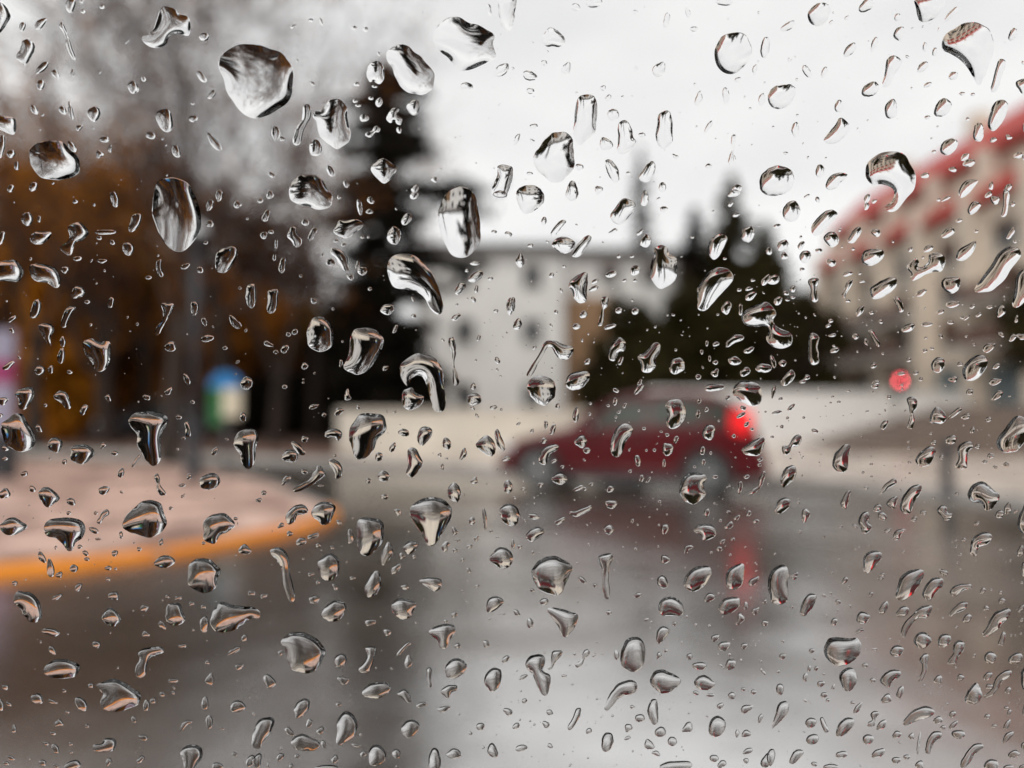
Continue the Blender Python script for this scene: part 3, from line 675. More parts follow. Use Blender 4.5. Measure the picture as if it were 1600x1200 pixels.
E[2,0] = [(395,50,62,48,30),(770,80,34,30,0),(965,130,90,45,85),(1097,82,62,36,-65),(1135,185,60,30,0),(1325,15,110,50,0),(1580,300,130,60,80),(510,20,100,70,0),(255,240,140,120,-60),(1515,440,70,28,80),(110,475,90,60,-10),(340,430,80,55,70),(115,570,45,40,0),(200,395,45,30,0),(568,552,36,34,0),(600,615,50,32,45),(632,720,75,75,45),(690,610,30,20,40),(585,900,90,75,-60),(812,845,38,36,0),(1165,620,100,42,75),(1335,600,105,45,-85),(920,435,110,70,60),(1225,797,95,28,58),(1560,625,80,45,80),(1410,500,45,28,40),(1228,1040,42,32,0),(1020,978,42,25,-30),(420,1045,50,45,0),(110,1085,36,24,0),(728,1085,30,26,0),(135,790,55,30,10),(30,870,75,30,60),(125,882,30,25,0),(940,1170,70,42,80),(540,1190,60,45,80),(1405,1180,70,45,20)]
P[2,0] = [[(1290,260),(1330,220),(1400,205),(1460,225),(1495,300),(1480,370),(1440,430),(1380,465),(1310,450),(1275,400),(1262,330)],
[(430,600),(480,590),(515,605),(532,660),(530,740),(520,820),(480,870),(430,910),(400,890),(385,840),(390,720),(405,640)],
[(240,840),(290,825),(340,830),(380,880),(385,960),(390,1040),(350,1100),(300,1140),(250,1140),(190,1100),(150,1050),(132,985),(170,920)],
[(670,765),(715,755),(745,800),(760,860),(775,885),(750,930),(690,968),(655,940),(665,880),(660,810)],
[(910,730),(945,695),(985,700),(1000,760),(1005,840),(995,900),(950,935),(910,905),(895,850),(908,790)],
[(1375,845),(1400,850),(1395,900),(1385,950),(1400,1010),(1370,1040),(1350,1020),(1355,980),(1370,940),(1368,890)],
[(580,1010),(610,998),(640,1020),(665,1070),(670,1125),(640,1140),(610,1110),(590,1060)],
[(850,1020),(885,1012),(898,1050),(880,1100),(845,1140),(810,1135),(795,1105),(820,1060)],
[(340,1200),(352,1152),(376,1128),(400,1152),(416,1212),(392,1252),(360,1256),(336,1232)],
[(24,1208),(60,1168),(108,1156),(160,1168),(200,1212),(192,1272),(140,1320),(88,1340),(48,1300)],
[(1544,1140),(1568,1080),(1620,1044),(1680,1040),(1740,1060),(1760,1112),(1744,1180),(1688,1216),(1620,1228),(1560,1200)]]
E[3,0] = [(120,170,110,45,25),(610,40,100,75,30),(805,115,50,45,60),(815,215,95,65,70),(490,115,40,20,45),(390,145,35,20,45),(1140,95,120,40,50),(1520,225,90,50,60),(505,320,110,55,50),(660,280,100,38,70),(240,450,90,45,-65),(348,455,75,35,65),(975,300,65,28,90),(1035,330,60,28,80),(960,425,85,50,40),(990,535,50,32,40),(1150,480,65,50,20),(440,665,85,50,80),(170,815,90,55,85),(1308,830,125,65,85),(1585,545,100,80,90),(1400,878,45,30,30),(1495,862,42,30,-20),(1225,985,60,40,40),(1248,1022,75,50,20),(1148,1062,50,32,-10),(975,1100,55,35,10),(1553,975,55,40,20),(1387,1165,50,30,85),(1595,800,60,25,85),(1595,985,50,30,90),(322,1070,85,55,80),(990,738,40,26,0),(1205,590,40,22,10),(1272,595,30,20,10),(1240,750,30,22,0),(1030,952,32,22,0),(1490,1180,60,40,50)]
P[3,0] = [[(250,75),(300,30),(350,22),(385,50),(380,110),(340,160),(295,170),(255,140),(242,105)],
[(920,-10),(915,60),(940,130),(975,148),(1045,120),(1080,60),(1090,-10)],
[(1085,320),(1080,270),(1110,215),(1160,180),(1220,150),(1290,145),(1340,170),(1375,200),(1400,260),(1405,300),(1380,400),(1340,490),(1305,540),(1260,460),(1200,390),(1140,345)],
[(735,385),(775,350),(820,370),(830,400),(790,470),(760,530),(720,550),(708,530),(725,460)],
[(580,580),(600,540),(655,512),(690,540),(680,580),(640,605),(595,605)],
[(725,690),(735,650),(780,622),(800,660),(800,720),(770,745),(735,735)],
[(1030,710),(1050,650),(1090,618),(1130,635),(1140,670),(1110,720),(1060,735)],
[(1430,385),(1470,382),(1475,420),(1450,490),(1430,560),(1400,583),(1383,565),(1400,490)],
[(0,590),(30,550),(70,535),(130,530),(170,555),(165,600),(140,650),(90,680),(30,680),(0,640)],
[(345,885),(370,840),(410,790),(440,745),(470,745),(505,785),(500,830),(450,880),(400,905)],
[(1420,635),(1460,628),(1490,660),(1480,720),(1440,790),(1400,825),(1370,800),(1368,750),(1390,680)],
[(1070,935),(1090,890),(1140,868),(1178,890),(1170,935),(1120,972),(1080,965)],
[(1185,1200),(1210,1150),(1250,1125),(1305,1130),(1290,1160),(1250,1210),(1200,1240)],
[(355,1165),(380,1110),(430,1082),(490,1090),(490,1115),(450,1140),(430,1175),(380,1190)],
[(604,1088),(620,1020),(680,968),(760,948),(832,960),(880,1020),(920,1100),(912,1180),(860,1240),(800,1312),(752,1328),(720,1300),(768,1260),(784,1200),(760,1168),(700,1152),(660,1168),(612,1120)]]
E[0,1] = [(720,45,100,50,-75),(475,62,30,28,0),(178,170,90,68,80),(252,172,42,25,80),(262,285,125,85,25),(15,290,90,45,70),(662,252,145,30,0),(625,288,36,26,0),(705,315,38,28,-40),(805,355,85,70,-60),(488,418,50,32,0),(640,432,62,26,0),(410,488,48,44,0),(492,628,85,75,45),(548,688,36,24,0),(697,692,70,36,75),(82,795,62,30,40),(398,935,65,38,85),(388,1025,100,45,85),(80,865,40,26,-40),(60,1085,70,42,30),(255,1115,70,55,20),(323,1108,55,32,70),(440,1125,36,24,-10),(1160,465,62,32,30),(1250,488,45,36,0),(930,535,40,24,0),(1312,85,75,42,70),(1487,80,48,44,0),(1372,22,75,42,75),(1312,200,46,44,0),(1287,318,28,22,0),(1218,728,95,48,88),(1280,812,55,34,-70),(1470,815,100,50,-45),(1297,915,85,42,10),(1065,968,72,62,20),(1408,975,32,24,0),(1170,1170,75,35,-65),(1545,1195,90,75,0)]
P[0,1] = [[(430,220),(490,190),(545,225),(558,265),(520,305),(480,315),(465,350),(450,392),(425,395),(385,365),(385,340),(430,310),(440,270)],
[(830,150),(865,135),(890,155),(880,200),(850,240),(815,250),(805,225),(820,190)],
[(0,440),(60,430),(110,430),(140,465),(155,510),(130,555),(60,560),(0,560),(-40,540),(-40,460)],
[(195,460),(240,450),(300,455),(350,480),(380,530),(375,590),(345,598),(300,570),(240,560),(205,535),(190,495)],
[(215,690),(240,670),(262,690),(262,740),(235,785),(195,783),(200,740)],
[(410,745),(445,715),(480,725),(455,760),(430,810),(415,845),(388,840),(390,800)],
[(245,840),(290,822),(335,835),(345,870),(320,910),(325,965),(300,945),(275,905)],
[(525,940),(575,915),(630,935),(685,935),(693,990),(690,1070),(650,1115),(605,1118),(580,1070),(545,1030),(530,980)],
[(985,430),(1010,425),(1010,470),(1022,520),(1005,532),(985,500),(978,460)],
[(1360,380),(1425,340),(1470,345),(1485,390),(1460,450),(1410,503),(1360,495),(1345,440)],
[(1545,590),(1580,572),(1600,600),(1600,690),(1575,725),(1550,710),(1535,650)],
[(1010,700),(1050,693),(1088,702),(1075,750),(1050,790),(1020,845),(995,892),(968,885),(985,840),(1020,790),(1020,740)],
[(960,20),(992,-60),(1060,-88),(1140,-72),(1200,-32),(1232,60),(1260,160),(1248,260),(1208,320),(1140,368),(1072,360),(1020,300),(972,200),(956,100)]]
E[1,1] = [(88,20,50,45,60),(28,55,35,30,0),(65,150,85,42,65),(308,190,48,40,-20),(52,270,48,44,60),(95,250,34,24,0),(352,265,95,40,60),(165,460,95,45,80),(360,680,44,32,-40),(648,95,100,34,-80),(718,52,50,42,-40),(710,122,48,30,0),(940,170,80,60,60),(990,20,60,45,45),(522,32,30,26,0),(465,440,55,50,0),(635,455,50,28,80),(665,492,62,55,30),(590,532,46,34,-20),(500,305,30,22,0),(548,330,32,24,0),(665,282,26,18,0),(985,775,32,28,0),(870,855,60,25,65),(980,670,40,14,-60),(712,605,26,24,0),(80,950,65,32,-30),(180,982,60,42,50),(125,1000,32,28,0),(242,875,42,34,50),(203,890,30,28,0),(305,1088,44,40,0),(530,1070,50,22,85),(810,1100,42,30,30),(1368,445,58,30,10),(1378,605,44,28,80),(1465,542,36,22,15),(1250,782,65,36,35),(1360,672,42,26,-60),(1392,912,42,24,70),(1508,1052,46,32,-60),(1488,250,36,26,0),(1578,265,46,38,0),(1500,743,30,24,0),(1590,715,110,50,85),(1318,490,26,24,0),(1525,20,90,60,0)]
P[1,1] = [[(215,225),(245,222),(260,260),(285,300),(280,335),(245,345),(225,310),(195,275)],
[(120,305),(135,298),(135,340),(125,370),(125,420),(112,430),(105,410),(118,370)],
[(75,625),(100,608),(135,615),(138,680),(120,745),(85,758),(68,740),(72,680)],
[(490,225),(520,180),(560,180),(620,170),(665,185),(665,215),(620,255),(570,290),(520,275),(485,250)],
[(830,240),(862,215),(900,240),(903,280),(885,325),(850,325),(822,300),(818,265)],
[(480,350),(530,365),(565,400),(575,450),(578,495),(550,490),(520,450),(490,410),(465,375)],
[(825,440),(850,400),(920,385),(990,395),(1040,440),(1090,490),(1130,570),(1155,640),(1172,710),(1160,755),(1130,765),(1090,730),(1060,670),(1010,630),(940,610),(870,600),(840,560),(820,480)],
[(775,735),(805,705),(850,705),(863,735),(830,768),(795,760)],
[(350,800),(400,780),(450,805),(480,850),(482,920),(460,980),(410,1000),(360,985),(325,945),(315,870)],
[(610,865),(680,850),(740,860),(785,895),(798,940),(770,1020),(720,1095),(640,1142),(590,1130),(548,1095),(575,1030),(585,950)],
[(1325,550),(1345,515),(1390,490),(1420,500),(1410,535),(1360,565)],
[(1250,600),(1275,568),(1310,575),(1305,610),(1270,642),(1245,635)],
[(1205,915),(1235,910),(1250,960),(1248,1020),(1240,1080),(1262,1150),(1270,1200),(1235,1205),(1230,1150),(1228,1080),(1225,1010),(1205,960)],
[(900,1088),(940,1040),(1000,1012),(1060,1012),(1120,1040),(1160,1100),(1172,1180),(1188,1280),(1176,1360),(1120,1368),(1092,1320),(1072,1220),(1040,1160),(1000,1152),(968,1180),(960,1220),(915,1170)],
[(928,1240),(980,1222),(1000,1256),(1048,1280),(1020,1344),(960,1360),(920,1340),(912,1272)]]
E[2,1] = [(948,108,48,38,20),(1365,78,40,24,45),(1398,145,45,24,10),(1385,10,75,45,20),(200,180,50,36,80),(115,335,36,26,0),(630,245,62,22,30),(800,252,52,26,40),(325,465,26,18,0),(248,520,34,32,0),(667,402,28,24,0),(770,490,70,58,40),(622,512,75,42,25),(520,557,48,26,30),(510,603,65,30,25),(703,553,32,20,20),(768,553,28,22,0),(750,403,26,18,0),(610,842,75,30,15),(405,840,55,36,10),(448,765,52,44,30),(275,750,28,26,0),(668,740,46,38,30),(770,745,48,42,50),(35,828,80,48,80),(5,700,90,35,85),(680,1055,55,30,60),(473,1060,44,34,40),(1428,735,75,28,85),(1492,650,85,42,30),(1480,605,48,24,10),(1420,612,30,22,0),(1505,552,30,18,0),(1585,550,70,45,60),(1480,988,72,34,30),(1392,1055,82,55,-10),(1455,1125,75,48,35),(1270,1130,56,44,60),(1275,950,42,28,10),(1270,1065,34,28,0),(1163,1155,36,34,0),(1235,1040,40,18,-80),(1185,998,30,22,90),(1218,945,40,18,85),(1575,1100,100,60,10),(800,1190,40,28,60),(140,972,30,22,40)]
P[2,1] = [[(690,40),(740,50),(772,80),(760,120),(710,180),(665,205),(625,185),(615,140),(650,95)],
[(815,10),(830,-10),(850,15),(853,60),(830,88),(805,75)],
[(1440,240),(1490,215),(1515,245),(1505,290),(1475,315),(1437,295)],
[(1225,340),(1250,290),(1300,258),(1345,285),(1325,340),(1300,395),(1260,422),(1232,390)],
[(240,262),(270,210),(310,175),(338,185),(310,225),(265,275)],
[(250,325),(280,288),(335,280),(390,310),(388,345),(350,382),(300,378),(260,350)],
[(375,395),(410,330),(450,285),(480,270),(498,290),(470,340),(430,395),(395,408)],
[(30,410),(55,380),(72,410),(78,450),(50,473),(22,440)],
[(805,300),(838,265),(873,300),(845,345),(805,335)],
[(890,350),(930,330),(970,345),(980,380),(1030,420),(1035,500),(1020,550),(970,590),(930,607),(890,575),(865,520),(868,440),(890,390)],
[(1155,610),(1180,560),(1230,500),(1290,472),(1350,480),(1382,520),(1370,565),(1320,620),(1270,680),(1210,740),(1165,730),(1160,670)],
[(355,590),(370,550),(425,508),(465,505),(475,555),(468,620),(465,680),(430,695),(390,670),(375,620)],
[(565,655),(600,655),(598,710),(575,740),(575,800),(560,835),(535,830),(550,780),(560,730),(555,690)],
[(95,1130),(130,1070),(180,990),(215,930),(270,930),(330,955),(380,970),(380,1010),(350,1045),(300,1045),(275,1015),(245,970),(220,975),(190,1030),(155,1090),(120,1150),(95,1150)],
[(640,930),(680,910),(712,945),(700,990),(665,1010),(640,1055),(605,1040),(610,980)],
[(785,1030),(830,1000),(880,950),(920,943),(928,985),(900,1040),(900,1090),(860,1127),(815,1120),(800,1065)],
[(985,1090),(1000,1045),(1050,1035),(1080,1070),(1070,1115),(1020,1138),(985,1120)],
[(1315,710),(1350,680),(1372,710),(1345,765),(1310,745)],
[(1440,760),(1500,712),(1580,688),(1620,712),(1648,760),(1632,800),(1648,832),(1700,860),(1744,888),(1744,952),(1688,976),(1620,960),(1584,920),(1600,872),(1584,840),(1520,840),(1460,832),(1432,800)],
[(1335,965),(1350,920),(1400,890),(1445,900),(1440,925),(1390,945),(1350,970)],
[(335,1180),(360,1140),(420,1118),(475,1125),(485,1165),(450,1215),(380,1240),(340,1215)],
[(92,1200),(128,1160),(192,1148),(248,1168),(272,1208),(264,1280),(220,1328),(192,1336),(140,1300),(100,1248)]]
E[3,1] = [(670,255,60,48,-20),(615,45,65,36,70),(612,92,48,32,60),(660,60,36,24,30),(308,50,40,28,-60),(240,28,42,20,30),(55,215,46,30,10),(1105,45,70,20,30),(1060,50,26,24,0),(1412,52,58,52,30),(1370,20,55,30,40),(1520,78,36,32,0),(1188,180,38,28,10),(1508,262,85,36,60),(1535,312,26,22,0),(1294,247,28,24,0),(90,335,75,65,60),(205,335,58,38,60),(100,402,52,38,40),(395,442,62,46,0),(315,368,48,30,-20),(5,370,50,40,90),(212,485,34,24,10),(528,357,24,20,0),(995,357,68,38,30),(885,360,34,30,60),(495,512,65,30,15),(585,560,40,18,5),(30,550,80,60,20),(155,605,46,34,60),(112,632,36,30,0),(62,680,60,46,50),(155,658,32,20,0),(120,675,30,16,0),(952,632,75,36,30),(1150,702,80,46,15),(1272,715,38,26,30),(1378,720,40,22,15),(1448,748,85,48,65),(572,745,80,36,55),(645,755,28,26,0),(700,810,32,28,0),(495,680,34,24,0),(1072,750,52,28,20),(875,848,90,46,35),(990,828,75,28,5),(1135,815,40,26,0),(1310,768,42,24,40),(1235,785,48,22,45),(1205,785,24,20,0),(392,805,34,24,10),(375,835,38,22,30),(400,895,55,20,10),(545,902,40,38,0),(610,938,46,28,-70),(1075,900,34,24,-60),(415,988,62,32,20),(410,962,26,14,0),(30,1060,75,36,-75),(90,1070,48,40,10),(240,1160,46,30,30),(213,1185,45,22,10),(1375,972,85,50,35),(655,1085,42,34,30),(875,1048,34,28,30),(920,1130,36,26,20),(975,992,36,24,20),(1420,1088,50,34,20),(1195,1075,38,28,20),(1150,1170,60,36,10),(1415,1185,70,45,20),(950,1170,30,24,40),(670,1190,45,30,30),(1575,905,60,40,10),(1520,912,50,40,45),(1450,892,44,30,-30),(1545,795,50,24,80),(1020,978,28,20,0),(830,1135,55,22,0)]
P[3,1] = [[(90,120),(120,65),(165,58),(195,90),(198,140),(170,180),(120,185),(95,160)],
[(270,215),(300,170),(350,125),(400,112),(432,140),(390,200),(330,260),(290,275),(270,250)],
[(345,290),(370,255),(410,250),(440,285),(435,325),(400,347),(365,325)],
[(495,310),(520,255),(560,218),(582,235),(560,290),(530,320)],
[(1240,115),(1265,70),(1300,62),(1325,85),(1290,130),(1260,145)],
[(1465,-10),(1500,0),(1498,60),(1485,140),(1465,160),(1450,150),(1460,90)],
[(1080,270),(1110,232),(1150,225),(1160,255),(1120,285),(1085,290)],
[(195,400),(215,370),(255,370),(268,405),(240,445),(205,435)],
[(580,410),(600,370),(650,358),(710,362),(720,400),(690,440),(640,462),(590,445)],
[(860,470),(890,430),(920,415),(940,440),(930,470),(960,470),(995,440),(1000,395),(1050,380),(1095,400),(1100,450),(1080,495),(1030,500),(980,520),(910,555),(885,540),(895,510)],
[(1170,400),(1190,360),(1240,330),(1290,308),(1290,345),(1260,400),(1210,432),(1175,425)],
[(1080,590),(1090,545),(1140,530),(1190,540),(1195,590),(1160,632),(1110,625)],
[(1285,615),(1330,540),(1390,450),(1440,380),(1490,345),(1550,350),(1575,390),(1550,440),(1500,500),(1450,570),(1390,620),(1320,630)],
[(1545,530),(1590,480),(1640,500),(1640,640),(1590,690),(1545,725),(1518,705),(1535,620)],
[(470,620),(490,565),(525,550),(520,585),(490,630),(475,665),(458,645)],
[(250,555),(285,535),(318,550),(305,600),(312,670),(290,690),(268,670),(262,610)],
[(635,600),(680,570),(750,535),(795,540),(803,580),(770,620),(700,665),(655,670),(640,640)],
[(780,665),(810,655),(835,690),(845,740),(820,752),(800,710)],
[(625,870),(650,862),(675,895),(700,945),(685,968),(655,930)],
[(255,900),(285,882),(318,910),(310,960),(318,1050),(290,1082),(255,1065),(250,1000)],
[(80,1180),(110,1130),(150,1112),(168,1150),(130,1200),(90,1210)],
[(1015,1075),(1045,1035),(1095,1045),(1100,1085),(1065,1130),(1025,1115)],
[(1210,1110),(1240,1060),(1300,1020),(1355,1030),(1365,1080),(1330,1140),(1270,1180),(1225,1170)]]
E[0,2] = [(28,105,60,50,20),(528,162,75,40,60),(680,88,50,30,-50),(920,82,58,30,-15),(1055,45,55,36,50),(290,132,28,20,0),(250,278,52,36,-50),(10,195,35,28,0),(40,402,42,32,-10),(40,465,42,22,15),(408,485,34,30,0),(650,385,50,28,40),(720,432,44,30,-10),(760,555,58,42,80),(1120,207,38,28,0),(1150,338,26,22,0),(1205,112,28,24,0),(1520,205,60,42,85),(1345,420,55,36,60),(1140,633,44,22,0),(1185,577,38,32,60),(158,560,50,30,10),(35,685,75,60,30),(210,655,46,36,-50),(450,735,62,42,-20),(655,662,75,50,30),(435,805,30,24,0),(603,805,26,22,0),(590,912,66,34,-25),(760,942,46,26,-80),(620,967,44,16,0),(1010,985,46,28,60),(722,1055,44,36,45),(505,1015,32,26,-20),(540,1055,42,30,-40),(548,1092,34,24,0),(268,1080,75,42,-65),(875,1030,30,26,0),(1070,775,26,22,0),(1475,840,28,24,0),(1275,993,26,20,0),(1532,1035,75,62,0),(322,1150,110,50,-80),(468,1150,55,46,-20),(680,1148,40,30,0),(375,1190,46,36,0)]
P[0,2] = [[(100,60),(150,25),(210,22),(222,70),(195,120),(160,160),(125,150),(125,100)],
[(340,80),(380,42),(420,55),(440,100),(447,145),(420,158),(390,120)],
[(15,245),(60,215),(100,185),(150,190),(185,250),(228,330),(215,390),(165,420),(100,415),(40,370),(20,300)],
[(310,360),(340,333),(385,345),(397,380),(370,425),(325,420),(305,395)],
[(450,400),(500,378),(560,385),(595,425),(560,480),(510,500),(455,480),(445,450)],
[(808,225),(850,180),(930,170),(1010,180),(1052,215),(1040,265),(1015,310),(1008,400),(1000,480),(960,515),(925,490),(890,430),(860,380),(855,310),(825,270)],
[(1155,245),(1175,235),(1195,280),(1190,330),(1165,325),(1160,280)],
[(870,440),(885,450),(860,480),(840,515),(825,512),(840,480)],
[(1460,360),(1488,304),(1540,284),(1600,288),(1620,340),(1600,400),(1596,460),(1576,520),(1540,532),(1512,488),(1496,432),(1464,392)],
[(965,575),(990,560),(1002,590),(1005,630),(1035,670),(1040,690),(1010,697),(985,665),(980,620)],
[(1245,605),(1280,570),(1330,555),(1372,580),(1370,630),(1310,662),(1260,645)],
[(245,680),(290,640),(335,660),(380,712),(340,750),(300,768),(270,740)],
[(640,800),(675,782),(688,810),(655,835),(630,872),(608,860),(625,830)],
[(5,885),(45,845),(95,832),(140,855),(180,885),(140,920),(90,945),(40,935)],
[(280,895),(310,850),(380,835),(450,832),(510,850),(538,900),(520,960),(480,990),(460,1035),(430,1040),(400,1000),(360,965),(300,950)],
[(770,885),(790,820),(850,770),(900,728),(960,725),(1010,750),(1030,810),(1042,870),(1010,930),(950,958),(880,945),(810,925)],
[(1275,920),(1280,850),(1340,812),(1400,808),(1450,840),(1470,885),(1430,920),(1380,945),(1340,995),(1290,985),(1270,955)],
[(965,1120),(1000,1080),(1040,1068),(1085,1085),(1095,1115),(1050,1145),(1000,1145)],
[(1176,1180),(1192,1120),(1240,1088),(1300,1092),(1352,1128),(1384,1160),(1360,1220),(1348,1272),(1288,1304),(1220,1288),(1180,1240)]]
E[1,2] = [(360,142,65,28,20),(425,193,28,26,0),(640,145,30,26,0),(180,17,32,28,0),(305,345,46,40,20),(1192,372,75,56,-70),(855,395,66,36,70),(768,455,62,45,75),(1295,440,75,40,70),(1562,468,56,28,25),(1485,145,46,28,10),(1148,443,28,24,0),(1165,518,42,22,85),(188,600,70,38,50),(303,548,44,30,-30),(703,605,34,34,0),(803,705,42,36,0),(1365,605,50,36,35),(405,636,36,14,0),(1575,640,80,60,90),(885,800,50,36,-50),(520,865,38,26,-50),(155,885,45,28,40),(212,935,40,32,0),(50,680,36,30,0),(18,725,36,30,0),(1430,845,145,26,-85),(1350,855,48,42,80),(1378,965,40,28,70),(1240,920,55,34,-70),(1185,1015,60,52,60),(1335,1015,38,24,10),(1248,1040,38,24,10),(1293,1100,26,24,0),(285,985,68,50,20),(360,950,72,36,20),(390,1008,34,30,0),(590,955,100,38,-85),(915,1075,40,36,0),(988,1080,26,24,0),(1330,1165,38,24,-50),(875,1155,82,42,45),(345,1190,40,26,10),(1365,95,90,75,0),(1358,15,34,44,0),(1355,150,30,20,-50),(1382,198,34,16,-50)]
P[1,2] = [[(560,45),(575,30),(585,60),(595,90),(572,102),(552,90)],[(488,185),(510,150),(548,158),(540,178),(510,200)],
[(580,300),(610,240),(650,190),(720,182),(790,195),(818,260),(800,300),(760,350),(730,420),(680,465),(620,460),(595,380),(578,340)],
[(435,300),(480,278),(525,290),(540,320),(515,355),(490,335),(435,330)],
[(220,370),(245,360),(285,390),(310,430),(290,447),(255,425)],
[(160,455),(195,412),(245,415),(265,450),(240,487),(180,480)],
[(888,300),(915,278),(955,295),(950,325),(905,322)],
[(1015,300),(1040,268),(1085,270),(1102,305),(1080,350),(1040,385),(1008,355)],
[(945,420),(970,398),(1005,410),(1030,460),(1043,500),(1010,550),(975,585),(940,560),(950,500)],
[(1375,375),(1410,335),(1450,322),(1488,360),(1498,420),(1470,452),(1420,430),(1385,400)],
[(1492,300),(1510,282),(1535,330),(1558,400),(1540,418),(1512,390),(1497,350)],
[(450,485),(480,468),(520,490),(540,530),(530,580),(500,590),(480,540)],
[(230,660),(270,630),(330,600),(365,540),(395,508),(435,560),(410,595),(360,625),(300,660),(255,675)],
[(760,575),(795,540),(835,570),(820,605),(780,605)],
[(1195,670),(1215,630),(1238,615),(1265,635),(1280,675),(1270,725),(1250,738),(1210,715)],
[(185,840),(200,800),(245,758),(300,755),(327,795),(300,815),(260,820),(240,860),(205,878)],
[(345,800),(375,755),(430,733),(490,755),(495,790),(480,830),(450,875),(410,880),(385,850),(355,830)],
[(960,790),(1000,735),(1070,710),(1150,715),(1210,750),(1225,810),(1195,880),(1150,960),(1110,1010),(1070,1000),(1030,930),(985,860)],
[(630,880),(660,840),(730,835),(785,855),(800,920),(790,990),(750,1040),(700,1075),(650,1050),(630,980)],
[(1520,800),(1544,760),(1588,748),(1632,772),(1648,824),(1632,872),(1592,888),(1544,860)],
[(805,1010),(832,988),(860,1050),(830,1100),(795,1135),(780,1100),(790,1050)],
[(920,1020),(955,985),(1010,990),(1005,1030),(960,1065),(930,1045)],
[(88,1048),(120,1020),(168,1028),(200,1072),(208,1120),(216,1180),(232,1260),(244,1340),(220,1364),(192,1320),(168,1240),(160,1160),(128,1100)],
[(384,1128),(420,1080),(468,1056),(512,1088),(524,1140),(508,1192),(460,1232),(412,1208)],
[(1460,1088),(1500,1032),(1548,1020),(1592,1048),(1608,1096),(1580,1144),(1532,1152),(1480,1120)]]
E[2,2] = [(650,40,48,22,-30),(792,32,75,42,50),(1265,22,130,45,5),(645,110,50,30,85),(400,190,95,42,85),(285,138,38,28,-50),(485,187,24,20,0),(705,135,36,22,60),(490,122,22,18,0),(1170,105,36,26,80),(1163,188,55,28,85),(1215,160,32,24,60),(1430,195,65,26,35),(1445,150,40,30,-20),(1348,85,36,26,45),(255,285,75,32,75),(212,255,55,24,85),(125,292,26,24,40),(200,355,40,34,40),(468,415,50,36,-10),(262,482,45,22,20),(785,480,75,38,-80),(1025,348,48,30,70),(970,318,26,22,0),(1190,415,50,38,85),(1197,490,40,26,85),(950,495,55,20,88),(890,413,24,20,0),(1270,580,36,24,10),(1385,325,26,24,0),(1465,252,40,26,50),(1500,282,26,20,0),(180,630,42,28,30),(415,652,75,26,25),(495,627,30,24,20),(455,655,28,22,0),(315,517,26,20,0),(810,590,44,32,80),(852,600,44,22,50),(738,545,24,20,0),(615,655,48,46,0),(618,750,72,58,-10),(138,828,70,38,-10),(300,855,70,38,30),(605,910,60,62,90),(955,908,68,44,70),(752,855,28,22,50),(1218,805,52,36,80),(1295,1030,42,32,50),(1355,885,65,40,35),(1525,858,40,32,10),(1478,810,42,28,50),(1425,645,75,30,85),(1405,835,46,28,40),(1380,970,28,22,30),(1315,985,40,24,40),(1550,470,40,26,20),(1545,505,28,24,0),(1465,578,40,24,0),(50,1018,32,26,0),(960,1095,60,50,0),(130,1055,30,16,90),(5,1000,70,22,90),(922,735,22,20,0),(825,278,26,20,0)]
P[2,2] = [[(1376,48),(1400,0),(1460,-20),(1520,-8),(1556,32),(1560,100),(1528,136),(1480,132),(1420,100)],
[(960,130),(1000,98),(1055,100),(1080,150),(1085,210),(1050,260),(1000,280),(965,250),(970,190)],
[(620,350),(650,280),(700,248),(755,270),(745,320),(710,360),(690,430),(655,460),(620,430)],
[(390,360),(420,325),(455,325),(468,370),(440,400),(400,380)],
[(165,470),(190,410),(240,378),(290,385),(280,415),(240,440),(215,500),(180,500)],
[(942,390),(960,368),(1005,385),(1003,425),(970,450),(945,430)],
[(1190,300),(1215,258),(1255,258),(1270,300),(1240,350),(1195,335)],
[(1435,410),(1480,370),(1560,330),(1580,360),(1560,420),(1530,450),(1460,440)],
[(1045,680),(1060,600),(1110,555),(1180,560),(1215,580),(1200,640),(1210,690),(1170,730),(1135,755),(1080,730)],
[(248,590),(280,560),(325,560),(345,600),(310,630),(265,615)],
[(360,800),(400,790),(450,770),(490,757),(497,780),(460,805),(410,828),(370,820)],
[(88,945),(115,910),(165,892),(205,920),(180,950),(130,985),(95,970)],
[(1135,915),(1170,880),(1230,875),(1272,905),(1270,950),(1220,975),(1195,978),(1175,945)],
[(1075,1060),(1080,1015),(1110,1005),(1135,1020),(1110,1035),(1090,1060)],
[(1570,545),(1585,560),(1575,610),(1550,650),(1510,690),(1478,690),(1500,660),(1535,640),(1545,590)],
[(536,1088),(568,1064),(620,1060),(632,1088),(612,1140),(604,1200),(612,1280),(608,1336),(584,1340),(564,1280),(568,1200),(560,1152)],
[(128,1160),(168,1100),(240,1076),(312,1088),(372,1140),(360,1200),(332,1260),(312,1300),(272,1320),(200,1300),(152,1264),(128,1212)],
[(1072,1232),(1100,1180),(1160,1140),(1220,1136),(1248,1168),(1224,1232),(1192,1272),(1128,1296),(1080,1268)],
[(1332,1220),(1352,1160),(1400,1128),(1448,1128),(1448,1200),(1432,1260),(1392,1284),(1348,1272)]]
